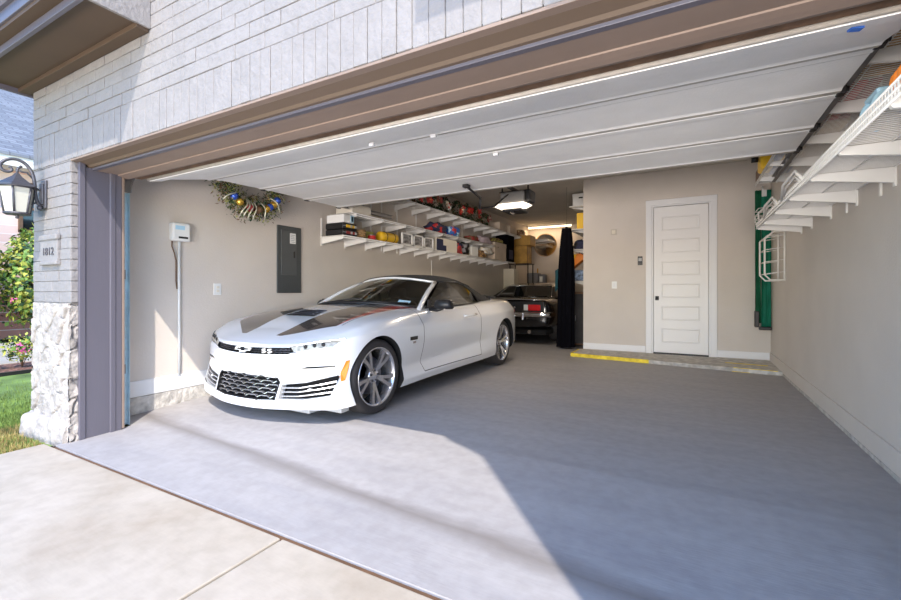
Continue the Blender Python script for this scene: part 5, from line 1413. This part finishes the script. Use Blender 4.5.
bm = B(); box(bm, (BX-.15,BY-.02,.38), (BX+.15,BY-.01,.52), .004); build('licence_plate', bm, 'grey_plastic', bc)
for s in (.95, 3.5):
    for sd_ in (1,-1):
        cw = Vector((BX+sd_*.90, BY+s, .33)); bm = B(); lathe(bm, [(.21,-.20),(.30,-.21),(.325,-.18),(.33,-.10),(.325,-.02),(.30,.0),(.21,-.005)], cw, (sd_,0,0), 32); w_ = build('wheel', bm, 'rubber', bc)
        bm = B(); lathe(bm, [(.21,-.01),(.19,-.02),(.17,-.06),(.07,-.05),(.05,-.02),(.0001,-.015)], cw, (sd_,0,0), 24); build('rim', bm, 'alloy', w_)
bm = B(); box(bm, (BX-.82,BY+.05,.2), (BX+.82,BY+4.2,.3)); build('underbody', bm, 'black_void', bc)

# ---- curtain / cover beside the car ----
cu_ = thing('fabric_curtain', (-2.09,8.35,0.02), 'black fabric curtain hanging in gathered folds beside the black car', 'curtain')
bm = B(); pts = []
for j in range(30):
    t = j/29; z = 2.30 + (.025-2.30)*t; hw_ = .085 + .10*t**.8 + (.02*math.sin(t*5)); xc = -2.075 - .02*t
    pts.append([(xc+hw_*math.cos(a)*(1+.10*math.sin(7*a+t*1.5)), 8.37+hw_*.6*math.sin(a)*(1+.16*math.sin(7*a+t*1.5)), z) for a in [i*2*PI/56 for i in range(56)]])
V_ = grid(bm, pts, closed_u=True); bm.faces.new(V_[0]); build('cloth', bm, 'curtain_black', cu_)
bm = B(); cyl(bm, (-2.07,8.37,2.26), (-2.07,8.37,3.09), .0025, seg=6); ball(bm, (-2.07,8.37,2.31), .03, 10); build('hanging_rod', bm, 'black_plastic', cu_)
bm = B(); pts = []
for j in range(8):
    t = j/7; pts.append([(-2.33+.17*u*(1-.2*t) + .06*(1-t)*u, 8.50+.02*math.sin(u*9), 1.66-.42*t-.16*(1-u)) for u in (0,.25,.5,.75,1)])
grid(bm, pts); bmesh.ops.solidify(bm, geom=bm.faces[:], thickness=.01); tag(build('towel', bm, 'teal'), 'teal towel hanging against the left side of the black curtain', 'towel')

# ---- return-wall shelves with boxes ----
def board_shelf(z, y0, y1, label, depth=.42):
    t = thing('wall_shelf', (XC, (y0+y1)/2, z), label, 'shelf', 'white shelves on the return wall')
    bm = B(); box(bm, (XC-depth, y0, z-.018), (XC-.002, y1, z), .003); build('board', bm, 'wire_white', t)
    for y in (y0+.12, y1-.12):
        bm = B(); prism(bm, [(XC-.002,z-.02),(XC-.002,z-.12),(XC-depth+.05,z-.03),(XC-depth+.03,z-.02)], y-.012, y+.012, lambda u, v, d: (u, d, v)); build('bracket', bm, 'wire_white', t)
board_shelf(2.79, 8.75, 11.4, 'highest white shelf on the return wall, under the white box')
board_shelf(2.33, 8.75, 11.4, 'second white shelf on the return wall, under the yellow box')
board_shelf(1.93, 8.75, 11.4, 'third white shelf on the return wall, right of the curtain')
board_shelf(1.30, 8.75, 11.4, 'lowest white shelf on the return wall behind the curtain')
carton('file_box', (-2.07,8.85,2.79), (-1.71,9.25,3.05), 'white', 'white file box with hand hole on the highest return shelf', 'box', None, 'white')
bm = B(); box(bm, (-1.95,8.842,2.95), (-1.87,8.852,2.975), .004); o_ = build('hand_hole', bm, 'black_void'); 
for t in bpy.data.objects:
    if t.name.startswith('file_box'): o_.parent = t; o_.location = o_.location - t.location
carton('storage_box', (-1.99,8.85,2.33), (-1.72,9.3,2.66), 'yellow', 'yellow box on the second return-wall shelf', 'box')
lump('cloth_bag', (-1.95,9.1,1.93), (.15,.2,.14), ['black_plastic','navy'], 'dark bag on the third return-wall shelf', 'bag')
ob = thing('life_vest', (-2.0,8.95,1.66), 'orange and yellow sack under the third return-wall shelf', 'sack')
bm = B(); prism(bm, [(-2.14,1.80),(-1.95,1.86),(-1.80,1.78),(-1.98,1.64),(-2.12,1.52)], 8.86, 9.10, lambda u, v, d: (u, d, v)); bmesh.ops.bevel(bm, geom=bm.edges[:], offset=.02, segments=2, affect='EDGES'); build('panel', bm, 'orange', ob)
bm = B(); prism(bm, [(-2.13,1.80),(-1.99,1.85),(-2.05,1.70),(-2.12,1.62)], 8.845, 8.87, lambda u, v, d: (u, d, v)); build('yellow_patch', bm, 'yellow', ob)
bm = B(); cyl(bm, (-1.97,9.0,1.86), (-1.97,9.0,1.93), .008, seg=6); build('strap', bm, 'black_plastic', ob)
carton('magazine_box', (-2.11,8.80,1.30), (-1.72,9.25,1.52), 'grey_cloth', 'blue and grey printed box on the lowest return shelf', 'box')
bm = B(); box(bm, (-2.12,8.790,1.31), (-1.73,8.80,1.51)); o_ = build('printed_panel', bm, pm('print_blue', (.20,.28,.42), .6, var=.9, vscale=16))
for t in bpy.data.objects:
    if t.name.startswith('magazine_box'): o_.parent = t; o_.location = o_.location - t.location
cb = thing('storage_cabinet', (-1.9,9.2,0), 'dark low cabinet against the return wall behind the curtain', 'cabinet')
bm = B(); box(bm, (-2.08,8.80,.02), (-1.71,9.9,1.08), .01); build('carcass', bm, 'brown', cb); bm = B(); box(bm, (-2.06,8.785,.06), (-1.74,8.80,1.04), .003); dr_ = build('cabinet_door', bm, 'seat_dark', cb); bm = B(); cyl(bm, (-2.0,8.785,.5), (-2.0,8.785,.62), .008, seg=6); build('handle', bm, 'steel', dr_)

# ---- far left corner ----
bench = thing('wall_counter', (-4.2,12.0,1.0), 'wooden wall-mounted counter in the far left corner above the black car fender', 'counter')
bm = B(); box(bm, (-4.445,10.95,1.0), (-3.6,13.15,1.03), .005); build('bench_top', bm, 'wood_tan', bench)
# the black car stops short of it, legs only
for lx, ly in ((-4.40,11.25),(-4.40,13.05),(-3.66,13.05),(-3.66,11.25)):
    pass
for ly in (11.1,12.0,13.0):
    bm = B(); prism(bm, [(-4.447,1.0),(-4.447,.96),(-3.75,.985),(-3.72,1.0)], ly-.012, ly+.012, lambda u, v, d: (u, d, v)); build('bracket', bm, 'wood_tan', bench)
carton('wooden_crate', (-4.28,11.42,1.86), (-3.90,11.80,2.34), 'wood_yellow', 'yellow wooden crate standing on the corner stand', 'crate', None, None, None, [(.0,.06,0,1,'brown'),(.94,1,0,1,'brown')])
carton('wooden_crate', (-4.30,11.38,2.345), (-3.80,11.84,2.62), 'wood_yellow', 'wider wooden crate on top of the corner crate', 'crate')
lump('cloth_bag', (-4.18,11.6,2.625), (.16,.18,.12), ['brown','kraft'], 'brown bag on top of the wooden crates', 'bag')
st_ = thing('corner_stand', (-4.2,11.6,1.03), 'dark metal stand under the wooden crates on the wall counter', 'stand')
bm = B(); box(bm, (-4.42,11.36,1.835), (-3.84,11.86,1.858), .003); build('top', bm, 'dark_metal', st_)
for lx in (-4.39,-3.87):
    for ly in (11.40,11.82): bm = B(); box(bm, (lx-.012,ly-.012,1.03), (lx+.012,ly+.012,1.835)); build('leg', bm, 'dark_metal', st_)
carton('storage_box', (-4.43,11.0,1.03), (-4.12,11.3,1.70), 'cream', 'tall white box at the near end of the wall counter', 'box')
mc_ = thing('bench_machine', (-3.95,12.2,1.03), 'grey machine with a white gauge on the wall counter', 'machine')
bm = B(); box(bm, (-4.15,12.1,1.03), (-3.82,12.45,1.62), .03); build('housing', bm, 'grey_cloth', mc_)
bm = B(); box(bm, (-3.80,12.15,1.2), (-3.62,12.4,1.58), .03); build('side_unit', bm, 'grey_cloth', mc_); bm = B(); box(bm, (-3.78,12.135,1.36), (-3.69,12.152,1.52), .005); build('gauge', bm, 'white', mc_); bm = B(); tube(bm, [(-3.85,12.2,1.62),(-3.85,12.2,1.75)], .02, 8); build('pipe', bm, 'wood_yellow', mc_)
mr_ = thing('round_mirror', (-3.92,YD,2.52), 'large round mirror on the far wall above the black car', 'mirror')
bm = B(); lathe(bm, [(.335,0),(.335,-.02),(.345,-.03),(.355,-.02),(.355,0)], (-3.92,YD,2.52), (0,1,0), 48); build('frame', bm, 'wood_tan', mr_)
bm = B(); lathe(bm, [(.0001,-.012),(.335,-.012)], (-3.92,YD,2.52), (0,1,0), 48); build('mirror_glass', bm, 'chrome', mr_)
# ================= outside the left corner =================
# lantern
ln = thing('wall_lantern', (-4.56,1.5,1.88), 'black scroll-arm lantern mounted on the white brick pier', 'lantern')
bm = B(); box(bm, (-4.60,1.478,1.76), (-4.515,1.50,1.99), .01); box(bm, (-4.585,1.465,1.79), (-4.53,1.48,1.96), .008); build('wall_plate', bm, 'lamp_black', ln)
lc = Vector((-4.575,1.335,0))
bm = B()
arm = [(-4.557,1.47,1.785),(-4.555,1.45,1.80),(-4.555,1.435,1.87),(-4.556,1.43,1.96),(-4.560,1.415,2.04),(-4.566,1.375,2.10),(-4.575,1.325,2.12),(-4.585,1.275,2.105),(-4.592,1.245,2.065),(-4.590,1.25,2.03),(-4.583,1.28,2.015),(-4.578,1.305,2.03),(-4.578,1.30,2.05),(-4.581,1.285,2.055)]
sp = smooth_pts(arm, 4); tube(bm, sp, [.0125 if i < 34 else .0125-.006*(i-34)/(len(sp)-34) for i in range(len(sp))], 8)
tube(bm, [(-4.557,1.44,1.80),(-4.56,1.415,1.785),(-4.562,1.395,1.80),(-4.561,1.40,1.815)], .007, 6); ball(bm, (-4.556,1.462,1.765), .02, 10)
tube(bm, [(-4.575,1.36,2.075),(-4.575,1.335,2.045),(-4.575,1.335,2.01)], .009, 8)
tube(bm, [(-4.56,1.42,1.99),(-4.57,1.39,2.03),(-4.575,1.36,2.03),(-4.575,1.345,2.04)], .007, 6)
build('scroll_arm', bm, 'lamp_black', ln)
def hexr(r, z, n=6, ph=PI/6): return [Vector((lc.x+r*math.cos(ph+i*2*PI/n), lc.y+r*math.sin(ph+i*2*PI/n), z)) for i in range(n)]
bm = B(); rings = [hexr(.006,2.02),hexr(.016,2.01),hexr(.03,1.99),hexr(.085,1.945),hexr(.128,1.918),hexr(.130,1.905),hexr(.112,1.905)]
grid(bm, rings, smooth=False, closed_u=True); build('roof', bm, 'lamp_black', ln)
top_, bot_ = hexr(.106,1.905), hexr(.074,1.70)
bm = B()
for i in range(6): tube(bm, [top_[i], bot_[i]], .0075, 6)
tube(bm, hexr(.076,1.70), .010, 6, closed=True); tube(bm, hexr(.106,1.903), .008, 6, closed=True); bm.faces.new([bm.verts.new(p) for p in hexr(.074,1.692)])
lathe(bm, [(.0001,1.66-1.69),(.012,1.665-1.69),(.01,0)], (lc.x,lc.y,1.69), (0,0,1), 10)
build('cage', bm, 'lamp_black', ln)
for i in range(6):
    j = (i+1)%6; bm = B(); bm.faces.new([bm.verts.new(p) for p in (top_[i], top_[j], bot_[j], bot_[i])]); build('glass_pane', bm, 'lamp_glass', ln)
# number plaque
pq = thing('house_number', (-4.44,1.5,1.32), 'white stone plaque with the number 1812 on the brick pier', 'house number')
bm = B(); box(bm, (-4.60,1.478,1.325), (-4.29,1.502,1.53), .006); box(bm, (-4.61,1.468,1.50), (-4.28,1.502,1.545), .01); box(bm, (-4.61,1.47,1.305), (-4.28,1.502,1.335), .008); build('plaque', bm, 'brick_paint', pq)
build('digits', text_bm('1812', .085, lambda a, b_, c_: (-4.445+a*1.25, 1.476-c_, 1.41+b_)), 'lamp_black', pq)

# ground
bm = B(); pts = []
for i in range(36):
    x = -8.30 + 4.03*i/35; pts.append([(x, y, -.085+.012*noise.noise(Vector((x*1.5,y*1.5,0)))) for y in [-6+18*j/60 for j in range(61)]])
grid(bm, pts); struct('floor_lawn', bm, 'grass')
rg_ = random.Random(9); bm = B()
def blade(bm, x, y, h, mi=0):
    a = rg_.uniform(0, 2*PI); dx, dy = math.cos(a)*.004, math.sin(a)*.004; lx, ly = rg_.gauss(0,.35)*h, rg_.gauss(0,.35)*h
    f = bm.faces.new([bm.verts.new(p) for p in ((x-dx,y-dy,-.09),(x+dx,y+dy,-.09),(x+lx,y+ly,-.08+h))]); f.material_index = mi
n = 0
while n < 34000:
    x = -4.26 - abs(rg_.gauss(0,1.1)); y = rg_.uniform(.6, 3.2)
    if x < -8.3 or (x > -4.87 and y > 1.40): continue
    edge = (-4.2 - x) < .22 or y > 1.2 and x > -5.1
    blade(bm, x, y, rg_.uniform(.02,.05), 1 if edge and rg_.random() < .65 else 0); n += 1
go = build('lawn_grass', bm, ['grass','grass_dry'], fixn=False); tag(go, 'green lawn with a dry fringe left of the driveway', 'grass'); go['kind'] = 'stuff'
bm = B(); box(bm, (-8.36,-6,-.2), (-8.30,12,-.03)); struct('trim_13', bm, 'dark_metal')
bm = B(); pts = []
for i in range(14):
    x = -9.45+1.1*i/13; pts.append([(x, y, -.06+.03*noise.noise(Vector((x*6,y*6,3)))) for y in [-6+18*j/120 for j in range(121)]])
grid(bm, pts); struct('floor_bed', bm, 'mulch')
bm = B(); box(bm, (-13.2,-12,-.2), (-9.45,16,-.04), .01); struct('floor_path', bm, 'drive_concrete')

def foliage(bm, c, r, n, size, mats, rnd_, zmin=None):
    c = Vector(c)
    for i in range(n):
        d = Vector((rnd_.gauss(0,1), rnd_.gauss(0,1), rnd_.gauss(0,1))).normalized(); k = rnd_.uniform(.45,1)**.6*(1+.28*noise.noise(d*2.5+c))
        p = c + Vector((d.x*r[0]*k, d.y*r[1]*k, d.z*r[2]*k))
        if zmin is not None and p.z < zmin: continue
        a = Vector((rnd_.gauss(0,1), rnd_.gauss(0,1), rnd_.gauss(0,1)+.5)).normalized(); s = a.cross(d if abs(a.dot(d)) < .95 else Vector((0,0,1))).normalized(); L_ = size*rnd_.uniform(.6,1.3)
        f = bm.faces.new([bm.verts.new(q) for q in (p, p+a*L_*.5+s*L_*.28, p+a*L_, p+a*L_*.5-s*L_*.28)]); f.material_index = rnd_.choice(mats)
def bush(x, y, rx, ry, h, n, label, flowers, seed, size=.09, group=None, name='flowering_shrub', cat='shrub', z0=-.05):
    rb = random.Random(seed); t = thing(name, (x,y,z0), label, cat, group)
    bm = B(); foliage(bm, (x,y,h*.55), (rx,ry,h*.5), n, size, [0,0,1,1,2], rb, 0.0); build('foliage', bm, ['leaf','leaf_yellow','leaf_dark'], t, fixn=False)
    bm = B()
    for i in range(5):
        a = rb.uniform(0,2*PI); tube(bm, [(x,y,z0),(x+.3*rx*math.cos(a),y+.3*ry*math.sin(a),h*.35),(x+.6*rx*math.cos(a),y+.6*ry*math.sin(a),h*.75)], [.03*h/2,.02*h/2,.008], 6)
    build('stem', bm, 'brown', t)
    for q in range(flowers):
        a = rb.uniform(-1.3,1.3); bb_ = rb.uniform(-.5,.9); c = Vector((x+rx*.95*math.cos(a)*math.cos(bb_), y+ry*.95*math.sin(a)*math.cos(bb_), h*.55+h*.5*math.sin(bb_)))
        bm = B(); foliage(bm, c, (.09,.09,.09), 26, .05, [0], rb); build('flower_head', bm, 'flower_pink', t, fixn=False)
bush(-13.9, 3.0, .8, .66, 2.9, 3800, 'tall shrub with pink flowers against the neighbouring brick wall, left part', 7, 21, .13, 'flowering shrubs by the neighbouring house')
bush(-13.8, 4.35, .8, .66, 2.5, 3600, 'yellow-green shrub next to the pier corner, by the neighbouring wall', 4, 22, .13, 'flowering shrubs by the neighbouring house')
bush(-13.8, 1.7, .7, .62, 2.2, 2500, 'shrub at the left frame edge by the neighbouring wall', 5, 23, .13, 'flowering shrubs by the neighbouring house')
for k, (x, y, h) in enumerate(((-8.95,2.15,.34),(-8.9,2.65,.42),(-9.0,3.2,.36),(-8.85,3.75,.30),(-8.9,1.6,.32))):
    bush(x, y, .26, .24, h, 420, ['small bed plant in the mulch, second from the left','small bed plant in the mulch, in the middle of the row','small bed plant in the mulch, right of the middle','small bed plant in the mulch, closest to the pier','small bed plant in the mulch, at the left frame edge'][k], 1 if k in (1,2) else 0, 40+k, .06, 'small plants in the mulch bed', 'bed_plant', 'plant')
# neighbouring house
nh = thing('neighbour_house', (-18,5,-.1), 'neighbouring brick house with a grey shingle roof beyond the lawn', 'house')
bm = B(); box(bm, (-22,-4,-.1), (-15,20,1.0)); build('lower_wall', bm, 'brick_red', nh)
bm = B(); box(bm, (-22,-4,1.0), (-15.03,20,4.2)); build('upper_wall', bm, 'brick_pale', nh)
bm = B(); box(bm, (-15.3,-4.2,4.15), (-14.5,20.2,4.25), .01); box(bm, (-14.55,-4.2,4.15), (-14.48,20.2,4.42), .01); build('eave', bm, 'cream', nh)
bm = B(); prism(bm, [(-14.45,4.40),(-14.45,4.47),(-20.5,8.15),(-26,4.9),(-26,4.4)], -4.2, 20.2, lambda u, v, d: (u, d, v)); build('roof', bm, 'shingle', nh)
for k, y in enumerate((2.8,4.9)):
    bm = B()
    for a_, b_ in (((-15.05,y-.5,2.6),(-14.96,y-.42,3.9)), ((-15.05,y+.42,2.6),(-14.96,y+.5,3.9)), ((-15.05,y-.5,3.82),(-14.96,y+.5,3.9)), ((-15.05,y-.5,2.6),(-14.96,y+.5,2.68))): box(bm, a_, b_, .01)
    box(bm, (-15.03,y-.03,2.65), (-14.97,y+.03,3.85)); box(bm, (-15.03,y-.45,3.2), (-14.97,y+.45,3.26))
    wf = build('window', bm, 'brown', nh); bm = B(); box(bm, (-15.04,y-.43,2.66), (-15.0,y+.43,3.84)); build('pane', bm, 'glass_dark', wf)
